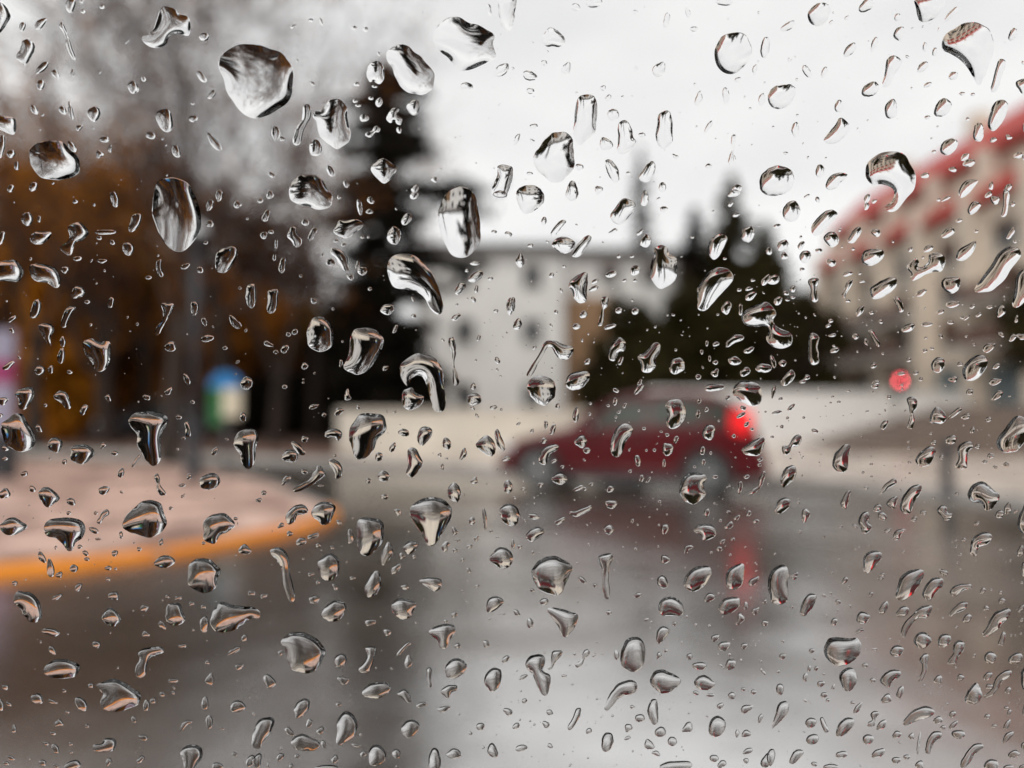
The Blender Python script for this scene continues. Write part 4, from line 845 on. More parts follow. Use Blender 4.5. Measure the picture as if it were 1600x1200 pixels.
E[3,2] = [(35,45,75,28,75),(145,145,60,26,45),(55,177,65,22,15),(78,92,26,22,0),(222,210,18,18,0),(85,267,26,24,0),(290,292,44,28,-15),(25,330,24,16,0),(232,822,95,48,75),(665,12,50,30,10),(752,80,32,26,10),(1165,180,110,30,35),(1230,203,60,34,15),(1372,220,42,30,20),(1425,72,85,40,40),(1255,48,46,40,30),(1272,288,46,26,60),(1138,348,75,52,10),(1032,365,36,28,20),(1388,447,46,32,10),(1480,502,42,28,10),(1348,485,34,22,20),(1412,518,28,24,0),(1080,457,32,26,10),(1303,390,32,28,0),(880,490,24,20,0),(875,400,22,18,0),(875,362,20,16,0),(680,775,56,44,25),(710,825,58,50,-20),(1440,812,56,46,30),(1492,775,70,50,70),(1542,795,32,22,40),(908,843,46,26,25),(965,803,36,32,0),(745,915,46,26,25),(540,888,36,22,-30),(610,650,30,22,0),(1220,972,28,22,0),(1175,685,24,20,0),(1570,1045,80,36,70),(1595,1150,90,40,85),(1300,870,36,22,20),(1195,1065,26,18,0),(1090,1175,60,36,-30),(165,1190,50,24,20),(710,1190,36,22,10)]
P[3,2] = [[(160,325),(200,318),(208,350),(190,385),(150,395),(135,430),(110,445),(88,420),(90,385),(130,380)],
[(400,490),(425,420),(480,378),(512,390),(505,450),(500,510),(470,555),(430,545),(405,520)],
[(80,590),(100,530),(150,508),(175,530),(175,570),(140,615),(95,647),(78,625)],
[(40,790),(60,730),(110,708),(140,735),(125,775),(80,808),(48,805)],
[(460,720),(485,675),(515,668),(505,705),(490,775),(465,775),(450,745)],
[(560,860),(580,810),(620,798),(635,830),(625,860),(645,895),(620,930),(590,930),(575,895)],
[(865,95),(900,78),(930,105),(925,145),(905,180),(912,230),(900,275),(870,275),(878,220),(880,160)],
[(1005,235),(1020,170),(1050,143),(1085,165),(1112,210),(1080,248),(1030,245)],
[(698,270),(715,235),(745,225),(745,250),(720,285)],
[(1425,350),(1470,280),(1530,210),(1580,200),(1620,240),(1620,310),(1590,370),(1540,420),(1470,425),(1430,400)],
[(915,480),(945,430),(1000,388),(1040,405),(1040,440),(1005,505),(950,512)],
[(1180,400),(1210,365),(1260,360),(1280,390),(1250,420),(1240,480),(1235,525),(1190,530),(1165,515),(1185,460)],
[(695,690),(715,640),(760,600),(795,592),(798,620),(750,650),(715,680)],
[(820,760),(840,700),(890,640),(950,628),(952,670),(910,740),(885,805),(850,808),(828,790)],
[(1240,690),(1270,630),(1330,608),(1370,630),(1410,665),(1440,690),(1430,730),(1385,785),(1350,788),(1330,745),(1270,735)],
[(735,750),(760,715),(800,702),(805,725),(785,780),(760,770)],
[(1050,790),(1075,758),(1110,770),(1120,800),(1150,815),(1130,845),(1100,850),(1075,820)],
[(775,970),(790,920),(825,905),(860,910),(830,940),(815,968)],
[(1550,860),(1580,780),(1605,730),(1640,760),(1640,900),(1600,935),(1560,910)],
[(1255,1040),(1270,970),(1320,925),(1370,930),(1398,960),(1360,1000),(1310,1020),(1295,1070),(1265,1065)],
[(592,1140),(600,1070),(650,1040),(700,1052),(705,1090),(670,1135),(620,1180),(595,1170)],
[(0,1280),(0,1220),(24,1160),(72,1132),(120,1144),(128,1200),(120,1260),(124,1340),(80,1376),(24,1360)],
[(796,1300),(816,1220),(864,1172),(928,1156),(972,1168),(952,1232),(900,1312),(840,1352),(800,1336)],
[(960,1300),(990,1240),(1030,1208),(1085,1215),(1085,1260),(1040,1310),(1005,1350),(965,1330)]]
E[0,3] = [(100,42,36,30,20),(365,128,70,30,20),(497,68,60,36,50),(680,18,30,26,0),(715,122,66,56,0),(905,200,52,40,20),(335,462,60,38,-60),(610,425,50,46,-45),(1018,305,62,36,-55),(915,362,44,40,0),(1118,135,52,26,15),(1050,127,28,24,0),(1200,172,32,28,0),(1275,192,32,28,0),(1575,108,46,36,0),(1530,385,46,36,80),(1145,435,56,28,10),(1465,465,95,32,30),(1498,565,52,36,30),(1085,652,62,28,0),(1300,537,28,28,0),(340,782,60,26,-20),(45,690,40,36,0),(575,680,36,32,45),(15,800,75,38,-80),(65,795,36,28,-50),(375,915,55,42,20),(98,948,50,30,75),(843,892,44,30,-60),(340,977,36,24,-10),(430,845,26,20,0),(410,712,26,24,0),(552,932,30,22,0),(920,805,75,38,85),(962,775,42,34,50),(1285,790,80,46,85),(1490,812,95,75,0),(1020,735,36,32,-50),(900,1005,60,36,-10),(1312,905,75,48,85),(355,1072,65,44,-70),(298,1040,36,26,-10),(450,1042,26,24,0),(452,1092,26,22,0),(275,1160,46,40,0),(80,1130,46,30,-20),(50,1162,42,24,0),(460,1175,110,55,15),(685,1155,55,30,70),(885,1140,66,30,45),(1365,1185,70,50,0),(1570,1150,80,50,60),(1470,1110,36,26,-20),(360,1180,40,22,-30),(1390,948,40,16,-10)]
P[0,3] = [[(95,160),(110,100),(160,92),(215,110),(255,160),(270,240),(245,280),(200,285),(165,250),(135,200)],
[(640,260),(670,210),(700,195),(740,225),(760,275),(715,315),(680,300)],
[(265,340),(300,322),(350,330),(380,350),(350,375),(300,360)],
[(1050,180),(1085,168),(1130,172),(1145,220),(1162,270),(1120,305),(1075,305),(1040,270),(1040,225)],
[(1250,300),(1265,255),(1295,252),(1308,300),(1290,350),(1265,345)],
[(1318,270),(1345,200),(1390,160),(1460,180),(1560,190),(1620,210),(1620,260),(1560,270),(1510,310),(1440,345),(1360,350),(1328,320)],
[(280,590),(310,540),(370,515),(440,520),(500,550),(500,590),(460,630),(370,635),(300,620)],
[(870,480),(900,450),(960,440),(1015,440),(1028,470),(980,495),(940,510),(925,560),(915,610),(880,635),(850,610),(855,560),(875,520)],
[(605,680),(640,660),(700,640),(760,650),(830,690),(885,740),(865,800),(790,830),(720,845),(650,830),(635,780),(650,730)],
[(1285,650),(1320,605),(1338,640),(1325,678),(1300,670)],
[(200,750),(240,727),(272,745),(275,785),(240,795),(210,780)],
[(475,770),(500,750),(540,775),(556,815),(530,842),(495,820)],
[(590,1050),(640,1040),(665,1010),(715,1007),(735,1040),(710,1085),(650,1095),(595,1085)],
[(1130,955),(1150,910),(1185,895),(1205,910),(1170,930),(1145,960)],
[(1135,1100),(1160,1060),(1215,1048),(1270,1075),(1265,1130),(1230,1180),(1210,1230),(1170,1230),(1145,1160)]]
E[1,3] = [(495,68,46,28,-55),(388,40,30,24,50),(605,12,40,24,0),(50,125,46,26,30),(365,150,58,62,90),(930,68,52,36,0),(715,290,60,48,0),(822,350,48,46,30),(1240,240,44,32,30),(1438,422,46,40,-70),(1258,435,40,32,20),(1188,282,28,24,0),(1382,62,30,20,20),(530,525,90,75,60),(155,480,40,26,70),(85,655,85,75,-50),(545,650,70,48,-20),(952,535,80,46,85),(1560,518,58,34,45),(1035,802,75,28,20),(1175,828,80,34,15),(518,800,36,26,0),(335,918,60,38,70),(405,962,55,38,45),(212,970,75,38,-40),(425,1050,48,34,-70),(1403,938,55,46,30),(1575,845,60,42,0),(1478,1085,95,60,-85),(878,1108,58,56,-20),(672,1108,40,38,0),(495,1140,55,40,75),(260,1122,34,30,0),(155,1125,52,40,45),(630,1055,66,20,-10),(10,1150,90,60,70),(445,1205,160,60,0),(225,1185,36,26,60),(1340,980,26,22,0)]
P[1,3] = [[(680,70),(700,20),(725,-20),(765,-30),(782,30),(775,80),(745,120),(710,135),(685,110)],
[(1020,30),(1060,12),(1110,8),(1160,25),(1160,70),(1120,95),(1080,75),(1040,50)],
[(410,235),(440,185),(500,150),(560,170),(560,220),(520,275),(470,285),(425,260)],
[(850,180),(880,145),(940,142),(1000,170),(985,215),(960,260),(915,270),(875,250),(850,215)],
[(1440,190),(1455,140),(1500,125),(1545,150),(1540,180),(1500,210),(1460,230),(1442,220)],
[(1080,345),(1120,315),(1190,298),(1240,310),(1245,350),(1215,395),(1190,450),(1150,445),(1130,400),(1095,370)],
[(158,410),(200,365),(260,345),(330,360),(390,400),(435,465),(415,530),(370,590),(300,605),(225,580),(200,530),(180,460)],
[(685,450),(720,438),(752,450),(745,490),(730,550),(700,600),(655,600),(643,580),(680,530),(695,490)],
[(880,490),(905,450),(940,415),(968,410),(965,430),(930,460),(895,495)],
[(1065,590),(1085,568),(1100,590),(1095,640),(1100,685),(1080,697),(1072,660)],
[(1180,590),(1200,540),(1245,512),(1300,530),(1318,570),(1290,615),(1240,638),(1195,630)],
[(1425,650),(1445,600),(1490,570),(1530,590),(1533,650),(1510,700),(1475,722),(1440,690)],
[(665,725),(700,680),(760,660),(830,670),(838,710),(800,750),(740,765),(680,750)],
[(885,735),(925,705),(960,735),(972,780),(945,788),(910,760)],
[(1155,720),(1190,685),(1250,680),(1255,710),(1220,730),(1205,760),(1180,750)],
[(240,830),(260,785),(305,763),(335,775),(335,820),(300,870),(255,888),(243,860)],
[(510,900),(545,850),(590,850),(630,890),(635,940),(610,1000),(560,1040),(510,1050),(505,990)],
[(0,930),(40,885),(100,880),(118,910),(90,980),(50,1030),(20,1075),(-20,1060),(-20,1000)],
[(220,1040),(250,995),(300,985),(350,1005),(400,1040),(380,1080),(320,1090),(250,1075)],
[(910,945),(940,905),(985,895),(1022,925),(1010,970),(960,1010),(920,995)],
[(705,1100),(735,1055),(775,1055),(815,1105),(805,1150),(765,1180),(715,1175)],
[(1190,1110),(1230,1075),(1270,1085),(1280,1120),(1240,1138),(1205,1130)],
[(1085,1110),(1110,1072),(1140,1085),(1155,1150),(1145,1210),(1090,1210),(1078,1160)]]
E[2,3] = [(30,230,50,32,-30),(112,292,58,46,-60),(440,25,56,34,-40),(518,58,28,26,0),(125,88,36,22,-20),(200,160,60,42,15),(785,120,48,32,25),(940,35,80,70,-80),(1232,135,68,56,50),(1510,30,80,40,40),(1460,185,55,26,85),(1520,215,50,40,40),(1580,292,46,34,10),(1578,158,32,24,40),(605,228,36,28,0),(1015,298,32,24,20),(1270,385,60,40,25),(1325,435,75,58,20),(1450,435,50,34,25),(653,490,60,34,90),(918,495,46,28,60),(1108,502,40,38,0),(958,465,32,20,0),(1170,560,90,50,5),(1365,550,70,65,80),(800,885,62,50,10),(725,948,58,42,60),(925,972,75,60,30),(1095,945,75,56,40),(855,1050,75,52,-60),(900,1105,55,30,-20),(1000,1030,62,56,-45),(480,965,40,34,20),(25,935,55,32,40),(212,925,48,40,-30),(235,850,42,36,-20),(58,1072,75,42,10),(238,1058,34,30,0),(720,1010,45,22,25),(78,778,34,30,0),(1465,825,75,50,30),(1300,808,50,32,35),(1550,885,60,28,75),(1370,745,46,46,0),(1148,728,40,28,-20),(1240,742,55,20,0),(1508,722,36,30,0),(1443,705,30,24,0),(750,815,28,24,0),(1460,982,62,42,20),(1405,980,55,24,80),(1260,1135,60,44,-10),(1470,1090,60,38,30),(1310,1170,50,50,45),(1460,1150,36,32,0),(1020,1185,210,70,5),(1585,1150,90,60,80),(325,622,32,18,0),(70,630,60,24,30)]
P[2,3] = [[(220,210),(250,195),(310,205),(370,225),(412,235),(405,290),(380,340),(340,378),(315,370),(285,310),(245,255)],
[(915,190),(935,145),(990,128),(1040,150),(1075,195),(1060,240),(1000,248),(930,240)],
[(1290,195),(1320,145),(1370,130),(1420,140),(1420,185),(1380,225),(1330,240),(1300,225)],
[(1410,235),(1430,230),(1455,265),(1420,300),(1395,300),(1408,270)],
[(900,380),(910,335),(945,312),(985,335),(965,375),(925,420),(902,410)],
[(680,470),(705,410),(760,378),(810,395),(832,460),(828,530),(795,580),(745,598),(695,575),(680,530)],
[(250,475),(285,463),(315,470),(300,505),(270,540),(245,580),(220,578),(240,545)],
[(450,465),(480,460),(485,485),(455,515),(440,550),(410,572),(395,550),(430,520)],
[(85,540),(110,500),(160,487),(200,500),(205,545),(195,590),(240,620),(235,690),(215,745),(185,735),(155,680),(125,610),(90,570)],
[(1135,665),(1160,630),(1200,615),(1245,645),(1270,675),(1230,708),(1170,705)],
[(860,660),(880,605),(930,583),(1000,605),(1055,650),(1020,700),(955,735),(890,700)],
[(575,820),(610,740),(650,680),(720,650),(775,660),(780,705),(740,740),(690,750),(640,790),(600,840)],
[(845,830),(870,772),(905,775),(912,840),(910,910),(880,925),(855,880)],
[(345,945),(375,890),(400,830),(430,825),(425,870),(395,925),(365,960)],
[(1225,950),(1240,900),(1280,868),(1320,890),(1335,930),(1310,985),(1270,1002),(1235,985)],
[(558,1060),(565,1000),(590,975),(625,985),(632,1040),(605,1090),(570,1090)]]
E[3,3] = [(160,10,40,26,20),(475,28,50,30,50),(435,160,34,30,0),(640,112,36,24,50),(700,12,40,24,10),(720,195,85,50,70),(835,222,90,58,25),(590,258,85,72,20),(410,285,50,42,40),(570,340,60,22,20),(1238,262,70,42,50),(1335,90,42,32,60),(1455,152,46,36,0),(1355,200,36,32,45),(1572,200,55,26,60),(1445,100,26,22,0),(88,500,42,36,40),(270,465,34,30,20),(90,405,22,20,0),(1095,400,92,78,50),(800,465,88,70,20),(1380,505,75,75,45),(1535,512,95,65,25),(1455,390,100,36,70),(735,762,70,52,20),(820,722,82,40,70),(1055,645,55,52,30),(600,555,42,28,0),(650,648,36,30,0),(255,575,42,22,75),(298,575,34,24,60),(230,630,60,28,85),(328,670,50,38,25),(348,740,46,34,15),(370,772,26,22,0),(405,690,36,20,60),(72,705,72,50,85),(1365,620,60,45,40),(1375,685,46,32,10),(1490,710,55,30,60),(1195,630,46,40,45),(265,912,72,62,20),(555,822,72,36,50),(525,788,30,20,-30),(705,925,80,44,45),(1055,895,58,46,30),(1145,858,50,36,20),(1150,925,80,26,45),(1485,920,75,30,60),(1180,982,80,58,-15),(1360,872,40,28,20),(1495,850,50,22,60),(1480,820,30,24,0),(1405,930,30,24,0),(1595,830,75,30,80),(275,1015,85,62,30),(620,1015,75,60,30),(800,985,56,46,30),(935,1040,150,18,82),(890,995,42,34,60),(1085,940,36,24,10),(1525,1105,72,48,20),(685,1100,85,52,35),(455,1110,70,46,10),(15,1130,110,50,80),(390,1190,110,40,5),(940,1175,60,50,30),(1385,1175,100,70,20),(1490,1190,70,36,10),(1590,1055,50,40,80),(795,1145,60,40,20),(860,1125,46,30,10),(285,1170,40,30,0),(1585,1185,60,30,10)]
P[3,3] = [[(198,215),(215,155),(250,112),(295,115),(298,150),(265,210),(230,248),(203,240)],
[(1130,95),(1160,60),(1210,45),(1260,50),(1262,75),(1210,90),(1160,128)],
[(1125,240),(1150,200),(1200,160),(1240,165),(1230,200),(1180,225),(1140,250)],
[(825,370),(840,300),(895,240),(950,190),(1015,182),(1015,215),(990,255),(940,260),(900,290),(870,340),(850,380)],
[(1330,365),(1360,310),(1400,235),(1470,200),(1510,215),(1490,260),(1450,300),(1420,340),(1350,378)],
[(345,450),(380,390),(440,378),(510,388),(560,390),(580,440),(560,500),(500,545),(430,560),(380,530),(350,490)],
[(440,620),(470,580),(520,570),(550,610),(550,660),(510,715),(475,710),(450,660)],
[(905,400),(930,355),(975,348),(1015,390),(1000,425),(960,452),(925,435)],
[(1150,430),(1180,400),(1220,412),(1215,460),(1185,500),(1165,545),(1120,550),(1120,520),(1150,480)],
[(940,520),(970,482),(998,490),(990,540),(985,590),(955,650),(932,650),(955,590),(955,550)],
[(692,650),(720,610),(770,580),(820,590),(820,620),(780,650),(750,690),(715,675)],
[(1220,765),(1245,710),(1290,660),(1325,710),(1330,750),(1285,795),(1240,790)],
[(1340,745),(1390,700),(1410,640),(1460,590),(1510,585),(1505,620),(1460,650),(1430,700),(1390,740),(1350,755)],
[(1570,650),(1575,590),(1605,560),(1640,580),(1640,700),(1600,715),(1580,690)],
[(40,870),(60,800),(100,778),(128,800),(115,860),(70,910),(25,950),(22,930)],
[(320,890),(340,880),(360,920),(378,960),(355,975),(335,940)],
[(420,975),(440,915),(490,880),(535,895),(520,945),(470,990),(430,998)],
[(635,860),(660,838),(690,850),(670,885),(660,930),(620,935),(620,910),(645,895)],
[(838,910),(880,850),(950,812),(1010,815),(1035,850),(990,880),(920,900),(860,930)],
[(1455,1035),(1470,985),(1510,962),(1525,980),(1490,1020),(1465,1040)],
[(975,1080),(990,1010),(1030,965),(1075,970),(1075,1000),(1030,1040),(1005,1100),(980,1100)],
[(1190,1180),(1220,1110),(1270,1050),(1320,1038),(1335,1065),(1290,1100),(1250,1160),(1220,1190)],
[(130,1150),(150,1100),(190,1078),(220,1090),(200,1130),(160,1168),(135,1165)]]
MM = FOCUS / FPX                                            # metres on the glass per grid unit
CAMM = cam_o.rotation_euler.to_matrix().to_4x4(); CAMM.translation = cam_o.location
# plane of the outer glass face: x to the left, y up, z towards the street
GL = CAMM @ Matrix.Translation((0, 0, -PANE)) @ Matrix.Rotation(math.pi, 4, 'Y')
EMB = 0.00006
def pt2(x, y): return ((800 - x) * MM, (600 - y) * MM)

# ---------------------------------------------------------------- the vehicle the picture is taken from
root = empty('van', (0, -.7, 0))
def vadd(name, VF, m, par=root):
    o = add(name, ([(x, y + .7, z) for x, y, z in VF[0]], VF[1]), m, par); return o
PW, PH = 1.5, .62                                           # window glass size
V, F = box(-PW/2, PW/2, -PH/2, PH/2, -.004, 0)
gl = vadd('window_glass', ([tuple(GL @ Vector(v)) for v in V], F), M['glass'])
def ring(w, h, t, d0, d1):
    ps = [box(-w-t, w+t, h, h+t, d0, d1), box(-w-t, w+t, -h-t, -h, d0, d1), box(-w-t, -w, -h, h, d0, d1), box(w, w+t, -h, h, d0, d1)]
    V, F = merge(*ps); return [tuple(GL @ Vector(v)) for v in V], F
vadd('rubber_seal', ring(PW/2-.012, PH/2-.012, .05, -.012, -.0042), M['rubber'], gl)
y0 = PANE - .03; ztop = CAM_Z + PH/2 + .03; zbot = CAM_Z - PH/2 - .03
vadd('door_panel', bbox(-1.4, 1.4, y0-.05, y0+.045, .28, zbot, .02), M['cabin'])
vadd('upper_panel', bbox(-1.4, 1.4, y0-.05, y0+.03, ztop, 1.80, .01), M['cabin'])
for s in (-1, 1): vadd('pillar', bbox(min(s*.78, s*1.4), max(s*.78, s*1.4), y0-.05, y0+.03, zbot-.01, ztop+.01, .005), M['cabin'])
vadd('roof', bbox(-1.45, 1.45, -1.75, y0+.05, 1.78, 1.86, .02), M['cabin'])
vadd('floor', bbox(-1.45, 1.45, -1.75, y0+.03, .24, .32, .02), M['cabin'])
vadd('far_side', bbox(-1.45, 1.45, -1.8, -1.72, .28, 1.82, .02), M['cabin'])
for s in (-1, 1): vadd('bulkhead', bbox(s*1.43-.03, s*1.43+.03, -1.75, y0+.02, .28, 1.82, .01), M['cabin'])
for xw in (-1.1, 1.1):
    V, F = tyre(xw, 0, .33, .2); w = vadd('wheel', ([(x, y - .1, z) for x, y, z in V], F), M['rubber']); V, F = tyre(xw, 0, .33, .2); vadd('wheel', ([(x, y - 1.6, z) for x, y, z in V], F), M['rubber'])
tag(root, 'side window of the vehicle, clear glass covered in rain, with dark trim', 'vehicle window')

# ---------------------------------------------------------------- drop shapes
def outline(pts, sp, rg, amp):
    """smooth closed outline resampled at spacing sp, with a slightly ragged contact line"""
    q = np.array([(p.x, p.y) for p in spline(pts, 10, True)])
    d = np.linalg.norm(np.roll(q, -1, 0) - q, axis=1); s = np.concatenate([[0], np.cumsum(d)]); Lp = s[-1]
    n = max(14, int(Lp / sp)); t = np.arange(n) / n * Lp
    qq = np.vstack([q, q[:1]]); o_ = np.stack([np.interp(t, s, qq[:, 0]), np.interp(t, s, qq[:, 1])], 1)
    tan = np.roll(o_, -1, 0) - np.roll(o_, 1, 0); nr = np.stack([tan[:, 1], -tan[:, 0]], 1); nr /= np.linalg.norm(nr, axis=1)[:, None] + 1e-9
    w = np.zeros(n); ph = t / Lp * 2 * np.pi
    for k in (3, 4, 5, 7, 9, 12): w += rg.normal() * np.cos(k * ph + rg.uniform(0, 6.28)) / k**.6
    return o_ + nr * (w * amp)[:, None]
def inside(poly, pts):
    x, y = pts[:, 0], pts[:, 1]; c = np.zeros(len(pts), bool); n = len(poly)
    x0, y0_ = poly[:, 0], poly[:, 1]; x1, y1 = np.roll(x0, -1), np.roll(y0_, -1)
    for a, b_, cx, cy in zip(x0, y0_, x1, y1):
        m = (b_ > y) != (cy > y)
        if m.any(): c[m] ^= x[m] < (cx - a) * (y[m] - b_) / (cy - b_ + 1e-12) + a
    return c
def drop_geom(pts, rg, theta, fine=1.0, lean=.22):
    """pts: outline in grid units (y down). Height solves a soap-film equation over the outline."""
    P_ = np.array(pts, float); area = .5*abs(np.sum(P_[:, 0]*np.roll(P_[:, 1], -1) - np.roll(P_[:, 0], -1)*P_[:, 1]))
    size = math.sqrt(area); sp = min(5.0, max(.8, size / 15)) / fine
    ol = outline([tuple(p) for p in P_], sp, rg, size * .014)
    lo, hi = ol.min(0), ol.max(0); g = []
    ys = np.arange(lo[1], hi[1], sp * .866)
    for i, yy in enumerate(ys):
        xs = np.arange(lo[0] + (i % 2) * sp * .5, hi[0], sp); g.append(np.stack([xs, np.full(len(xs), yy)], 1))
    g = np.concatenate(g) + rg.normal(size=(sum(map(len, g)), 2)) * sp * .04
    g = g[inside(ol, g)]
    if len(g):
        dm = np.min(np.linalg.norm(g[:, None] - ol[None], axis=2), axis=1); g = g[dm > sp * .62]
    nb_ = len(ol); vs_ = [Vector(p) for p in ol] + [Vector(p) for p in g]
    if len(g) == 0: vs_.append(Vector(ol.mean(0)))
    v, e, f, *_r = delaunay_2d_cdt(vs_, [(i, (i+1) % nb_) for i in range(nb_)], [], 1, 1e-5)
    v = np.array([tuple(p) for p in v]); f = np.array([t for t in f if len(t) == 3])
    n = len(v)
    # boundary = edges used once
    cnt = {}
    for t in f:
        for a, b_ in ((t[0], t[1]), (t[1], t[2]), (t[2], t[0])): cnt[(min(a, b_), max(a, b_))] = cnt.get((min(a, b_), max(a, b_)), 0) + 1
    bd = np.zeros(n, bool)
    for (a, b_), c in cnt.items():
        if c == 1: bd[a] = bd[b_] = True
    K = np.zeros((n, n)); A = np.zeros(n)
    for i in range(3):
        a, b_, c = f[:, i], f[:, (i+1) % 3], f[:, (i+2) % 3]
        u, w = v[b_] - v[a], v[c] - v[a]; cr = np.abs(u[:, 0]*w[:, 1] - u[:, 1]*w[:, 0]) + 1e-9
        ct = .5 * (u*w).sum(1) / cr
        np.add.at(K, (b_, c), -ct); np.add.at(K, (c, b_), -ct); np.add.at(K, (b_, b_), ct); np.add.at(K, (c, c), ct)
        np.add.at(A, a, cr / 6)
    it = np.where(~bd)[0]; uu = np.zeros(n)
    if len(it): uu[it] = np.linalg.solve(K[np.ix_(it, it)] + 1e-9*np.eye(len(it)), A[it])
    uu = np.maximum(uu, 0); r_in = math.sqrt(4 * uu.max() + 1e-6); s = r_in / math.tan(theta)
    h = np.sqrt(4 * uu + s*s) - s
    cy = v[:, 1].mean(); hy = (hi[1] - lo[1]) / 2 + 1e-6
    h *= 1 + lean * np.clip((v[:, 1] - cy) / hy, -1, 1)
    return v, f, bd, h, ol, area
def to_mesh_arrays(v, f, bd, h, c):
    """closed surface: dome plus a separate flat base; local x left, y up, z to the street"""
    X_ = np.stack([-(v[:, 0] - c[0]) * MM, -(v[:, 1] - c[1]) * MM, h * MM - EMB], 1)
    B_ = np.stack([X_[:, 0], X_[:, 1], np.full(len(X_), -EMB)], 1)
    u = v[f[:, 1]] - v[f[:, 0]]; w = v[f[:, 2]] - v[f[:, 0]]
    flip = (u[:, 0]*w[:, 1] - u[:, 1]*w[:, 0]) < 0
    f2 = f.copy(); f2[flip] = f2[flip][:, ::-1]
    return np.concatenate([X_, B_]), np.concatenate([f2, f2[:, ::-1] + len(X_)]), len(f2)
def put(name, V, F, nd, Mx):
    o = add_np(name, V, F, M['water'], None)
    sm = np.zeros(len(F), bool); sm[:nd] = True; o.data.polygons.foreach_set('use_smooth', sm)
    o.matrix_world = Mx; return o
def oval(x, y, l, w, a, rg):
    t = np.linspace(0, 2*np.pi, 12, endpoint=False); e = 1 + .07*rg.normal()*np.cos(2*t + rg.uniform(0, 6)) + .06*rg.normal()*np.cos(3*t + rg.uniform(0, 6)) + .03*rg.normal()*np.cos(4*t)
    egg = 1 + .16*rg.normal()*np.cos(t); px, py = l/2*np.cos(t)*e, w/2*np.sin(t)*e*np.clip(egg, .7, 1.3)
    ar = math.radians(a); c, s = math.cos(ar), math.sin(ar)
    return [(x + px_*c + py_*s, y - px_*s + py_*c) for px_, py_ in zip(px, py)]

rg = np.random.default_rng(21); shapes = []
for k in E:
    ox, oy = k[0]*400, k[1]*300
    for e in E[k]: shapes.append(([(ox + p[0]/4, oy + p[1]/4) for p in oval(*e, rg)], ('oval', e)))
    for p in P[k]: shapes.append(([(ox + a/4, oy + b_/4) for a, b_ in p], ('outline', p)))
geo = []
for pts, info in shapes:
    P_ = np.array(pts); ar = .5*abs(np.sum(P_[:, 0]*np.roll(P_[:, 1], -1) - np.roll(P_[:, 0], -1)*P_[:, 1]))
    geo.append((ar, pts, info))
geo.sort(key=lambda g: -g[0])
# labels of the drops that can be told apart by their looks; the last entry is how neighbours refer to them
special = {(400, 127): ('largest raindrop, broad and rounded with a scalloped rim', 'the largest drop'), (277, 335): ('tall oval raindrop narrowing to a rounded foot', 'the narrow-footed oval drop'),
  (719, 346): ('tall oval raindrop with a straight pale centre', 'the pale-centred oval drop'), (650, 440): ('big raindrop drawn out into a curved tail', 'the curved-tail drop'),
  (660, 597): ('horseshoe shaped raindrop bent like an arch', 'the horseshoe drop'), (1391, 284): ('comma shaped raindrop hooked at its foot', 'the comma drop'),
  (232, 684): ('mushroom shaped raindrop with broad cap and thin stem', 'the mushroom drop'), (852, 567): ('cane shaped raindrop with long thin leg', 'the cane drop'),
  (1197, 508): ('zigzag raindrop running in two steps', 'the zigzag drop'), (673, 815): ('broad raindrop tapering downward like a shield', 'the shield drop'),
  (443, 897): ('keyhole shaped raindrop with long ragged stem', 'the keyhole drop'), (1446, 416): ('dumbbell raindrop with two knobs joined by a neck', 'the dumbbell drop'),
  (945, 900): ('bone shaped upright raindrop thin in the middle', 'the bone drop'), (839, 1053): ('wavy raindrop with forked foot and narrow waist', 'the forked drop'),
  (881, 969): ('triangular raindrop with a flat top edge', 'the triangular drop'), (262, 43): ('boot shaped raindrop with bent toe', 'the boot drop'),
  (721, 67): ('wide shallow raindrop with faint ragged rim', 'the shallow ragged drop'), (1315, 77): ('wide raindrop ending in a long sharp point', 'the sharp-pointed drop'),
  (1560, 420): ('long slanting blade shaped raindrop', 'the blade drop'), (102, 830): ('raindrop like a wide cap with a short crooked stem', 'the crooked-stem drop'),
  (227, 810): ('heavy raindrop flat at its foot and humped above', 'the humped drop'), (364, 964): ('raindrop like a lying pear with stretched neck', 'the pear drop'),
  (473, 1017): ('plump raindrop with a beak on one side', 'the beaked drop'), (186, 1085): ('broad raindrop with a notch in its side', 'the notched drop'),
  (1315, 1015): ('squat raindrop with a thick dark upper edge', 'the dark-edged squat drop'), (860, 900): ('bucket shaped raindrop wide at its mouth', 'the bucket drop'),
  (1385, 440): ('x', 'x'), (1534, 700): ('raindrop spread like a splayed foot with three lobes', 'the splayed drop'), (988, 1021): ('egg shaped upright raindrop, smooth and full', 'the egg drop'),
  (1442, 966): ('long sickle shaped raindrop', 'the sickle drop'), (1555, 960): ('slim leaf shaped raindrop with ragged tip', 'the leaf drop'), (1082, 762): ('raindrop with a bite out of its side', 'the bitten drop'),
  (865, 246): ('big round raindrop with a dark cap', 'the dark-capped round drop'), (1037, 416): ('bell shaped raindrop with a knob on top', 'the bell drop'), (1116, 452): ('big slab shaped raindrop with slanting ends', 'the slab drop'),
  (914, 187): ('tall barrel shaped raindrop', 'the barrel drop'), (1344, 82): ('round shallow raindrop with faint scalloped rim', 'the faint round drop'), (567, 549): ('faceted raindrop with a sharp right corner', 'the faceted drop')}
special.pop((1385, 440))
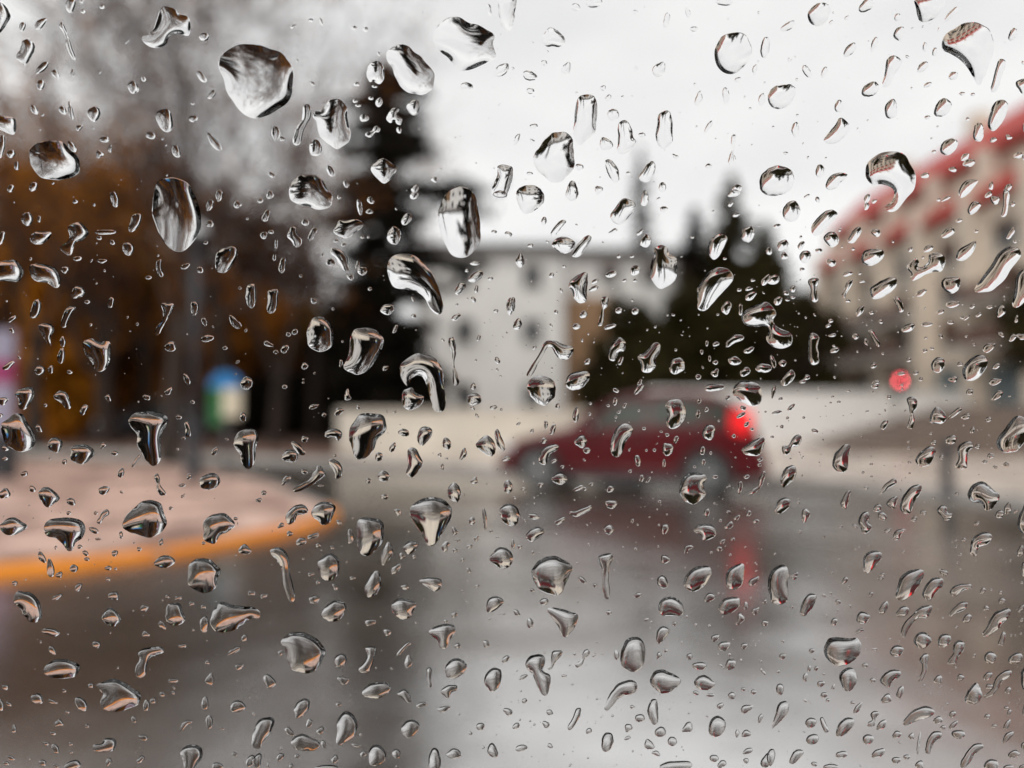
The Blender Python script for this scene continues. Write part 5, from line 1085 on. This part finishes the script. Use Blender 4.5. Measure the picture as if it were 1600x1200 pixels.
def classify(pts, ar):
    P_ = np.array(pts); c = P_.mean(0); q = P_ - c; cov = q.T @ q / len(q); w, vv = np.linalg.eigh(cov); asp = math.sqrt(w[1]/max(w[0], 1e-6)); d = vv[:, 1]; ang = math.degrees(math.atan2(-d[1], d[0])) % 180
    sz = 'large' if ar > 1300 else 'medium' if ar > 420 else 'small'
    if asp < 1.3: return sz + ' roundish raindrop'
    e = 'long thin' if asp > 2.6 else 'elongated' if asp > 1.75 else 'oval'
    dr = 'upright' if 68 < ang < 112 else 'flat-lying' if (ang < 22 or ang > 158) else 'slanting' if ang < 90 else 'back-slanting'
    return f'{sz} {e} {dr} raindrop'
def relation(c):
    k = min(special, key=lambda k: math.hypot(k[0]-c[0], k[1]-c[1])); dx, dy = c[0]-k[0], c[1]-k[1]; d = math.hypot(dx, dy)
    near_ = 'close ' if d < 62 else '' if d < 120 else 'well '
    w_ = 'beside' if abs(dx) > 1.6*abs(dy) else ('above' if dy < 0 else 'below') if abs(dy) > 1.6*abs(dx) else ('diagonally above' if dy < 0 else 'diagonally below')
    if w_ == 'beside': near_ = {'close ': 'right ', '': '', 'well ': 'some way '}[near_]
    return f'{near_}{w_} {special[k][1]}'
labels = {}
used = set(); occupied = []
VS, FS, SM, off = [], [], [], 0
for i, (ar, pts, info) in enumerate(geo):
    theta = R(rg.uniform(44, 53)) if ar > 250 else R(rg.uniform(38, 49))
    if ar > 3500: theta = R(rg.uniform(43, 49))
    theta -= R(6) * min(1, max(0, (500 - np.mean([p[1] for p in pts])) / 200))
    theta += R(5) * min(1, max(0, (np.mean([p[1] for p in pts]) - 600) / 150))     # drops lower down shaped steeper, to darken their rims
    v, f, bd, h, ol, area = drop_geom(pts, rg, theta, 1.0 if i < 300 else .8, rg.uniform(-.38, -.04))
    c = ol.mean(0); occupied.append(ol)
    if i < 300:
        V, F, nd = to_mesh_arrays(v, f, bd, h, c); cx, cy = pt2(*c)
        o = put('raindrop', V, F, nd, GL @ Matrix.Translation((cx, cy, 0)))
        best = min(special, key=lambda k: (k[0]-c[0])**2 + (k[1]-c[1])**2)
        if best not in used and (best[0]-c[0])**2 + (best[1]-c[1])**2 < 500 and ar > 500:
            used.add(best); tag(o, special[best][0] + ' on the window', 'raindrop', 'raindrops on the window')
        else:
            lb = classify(pts, ar) + ' ' + relation(c)
            if lb in labels:
                k2 = sorted(special, key=lambda k: math.hypot(k[0]-c[0], k[1]-c[1]))[1]; lb = classify(pts, ar) + ' between ' + special[min(special, key=lambda k: math.hypot(k[0]-c[0], k[1]-c[1]))][1] + ' and ' + special[k2][1]
            labels[lb] = 1; tag(o, lb, 'raindrop', 'raindrops on the window')
    else:
        V, F, nd = to_mesh_arrays(v, f, bd, h, c); cx, cy = pt2(*c)
        V = V + np.array([cx, cy, 0]); VS.append(V); FS.append(F + off); off += len(V); s_ = np.zeros(len(F), bool); s_[:nd] = True; SM.append(s_)
# specks too many to count, all over the pane, kept clear of the bigger drops
NS = 12
def speck(cx, cy, l, w, a, th):
    ca, sa = math.cos(a), math.sin(a); rings = [(1, 0), (.8, None), (.5, None), (.0, None)]
    s = 1/math.tan(th); Z = lambda r: (math.sqrt(1 - r*r + s*s) - s) * w/2
    V = []; t = np.arange(NS)*2*np.pi/NS
    for r in (1, .82, .5):
        x, y = np.cos(t)*r*l/2, np.sin(t)*r*w/2; V.append(np.stack([cx + x*ca - y*sa, cy + x*sa + y*ca, np.full(NS, Z(r) - EMB/1)], 1))
    V.append(np.array([[cx, cy, Z(0) - EMB]])); b_ = V[0].copy(); b_[:, 2] = -EMB; V.append(b_); V.append(np.array([[cx, cy, -EMB]]))
    return np.concatenate(V)
SF = []
for i in range(2):
    for k in range(NS): a, b_ = i*NS + k, i*NS + (k+1) % NS; SF += [(a, b_, b_+NS), (a, b_+NS, a+NS)]
SF += [(2*NS+k, 2*NS+(k+1) % NS, 3*NS) for k in range(NS)]; nd_s = len(SF); B0 = 3*NS+1
SF += [(B0+(k+1) % NS, B0+k, B0+NS) for k in range(NS)]; SF = np.array(SF)
allo = np.concatenate([o_[::3] for o_ in occupied])
def speck_try(px, py, l, w, a):
    global off
    V = speck((800-px)*MM, (600-py)*MM, l*MM, w*MM, a, R(rg.uniform(37, 49))); VS.append(V); FS.append(SF + off); off += len(V)
    s_ = np.zeros(len(SF), bool); s_[:nd_s] = True; SM.append(s_)
n_in = 0
boxes = np.array([[*o_.min(0), *o_.max(0)] for o_ in occupied])
while n_in < 1350:
    px, py = rg.uniform(-20, 1620), rg.uniform(-20, 1220)
    if rg.random() < .45: px, py = px*.55 + 720, py*.62 + 440          # denser to the lower right
    w = 1.3 + 3.4*rg.random()**2.6; l = w*(1 + .9*rg.random()**2)
    hit = (boxes[:, 0]-l < px) & (boxes[:, 2]+l > px) & (boxes[:, 1]-l < py) & (boxes[:, 3]+l > py)
    if hit.any() and np.min(np.hypot(allo[:, 0]-px, allo[:, 1]-py)) < l + 2.5: continue
    if any(inside(occupied[j], np.array([[px, py]]))[0] for j in np.where(hit)[0]): continue
    speck_try(px, py, l, w, rg.uniform(0, np.pi)); n_in += 1
hw, hh = PW/2/MM - 20, PH/2/MM - 20
for _ in range(8500):                                                 # the rest of the pane
    px, py = 800 + np.clip(rg.normal()*2200, -hw, hw), 600 + np.clip(rg.normal()*1500, -hh, hh)
    if -60 < px < 1660 and -60 < py < 1260: continue
    w = 2 + 44*rg.random()**3.5; l = w*(1 + .8*rg.random()); speck_try(px, py, l, w, rg.uniform(0, np.pi))
o = add_np('rain_specks', np.concatenate(VS), np.concatenate(FS), M['water'], None)
o.data.polygons.foreach_set('use_smooth', np.concatenate(SM)); o.matrix_world = GL
tag(o, 'countless tiny specks of rain between the bigger drops on the glass', 'rain specks', kind='stuff')
print('drops', len(geo), 'specials', len(used), [k for k in special if k not in used])
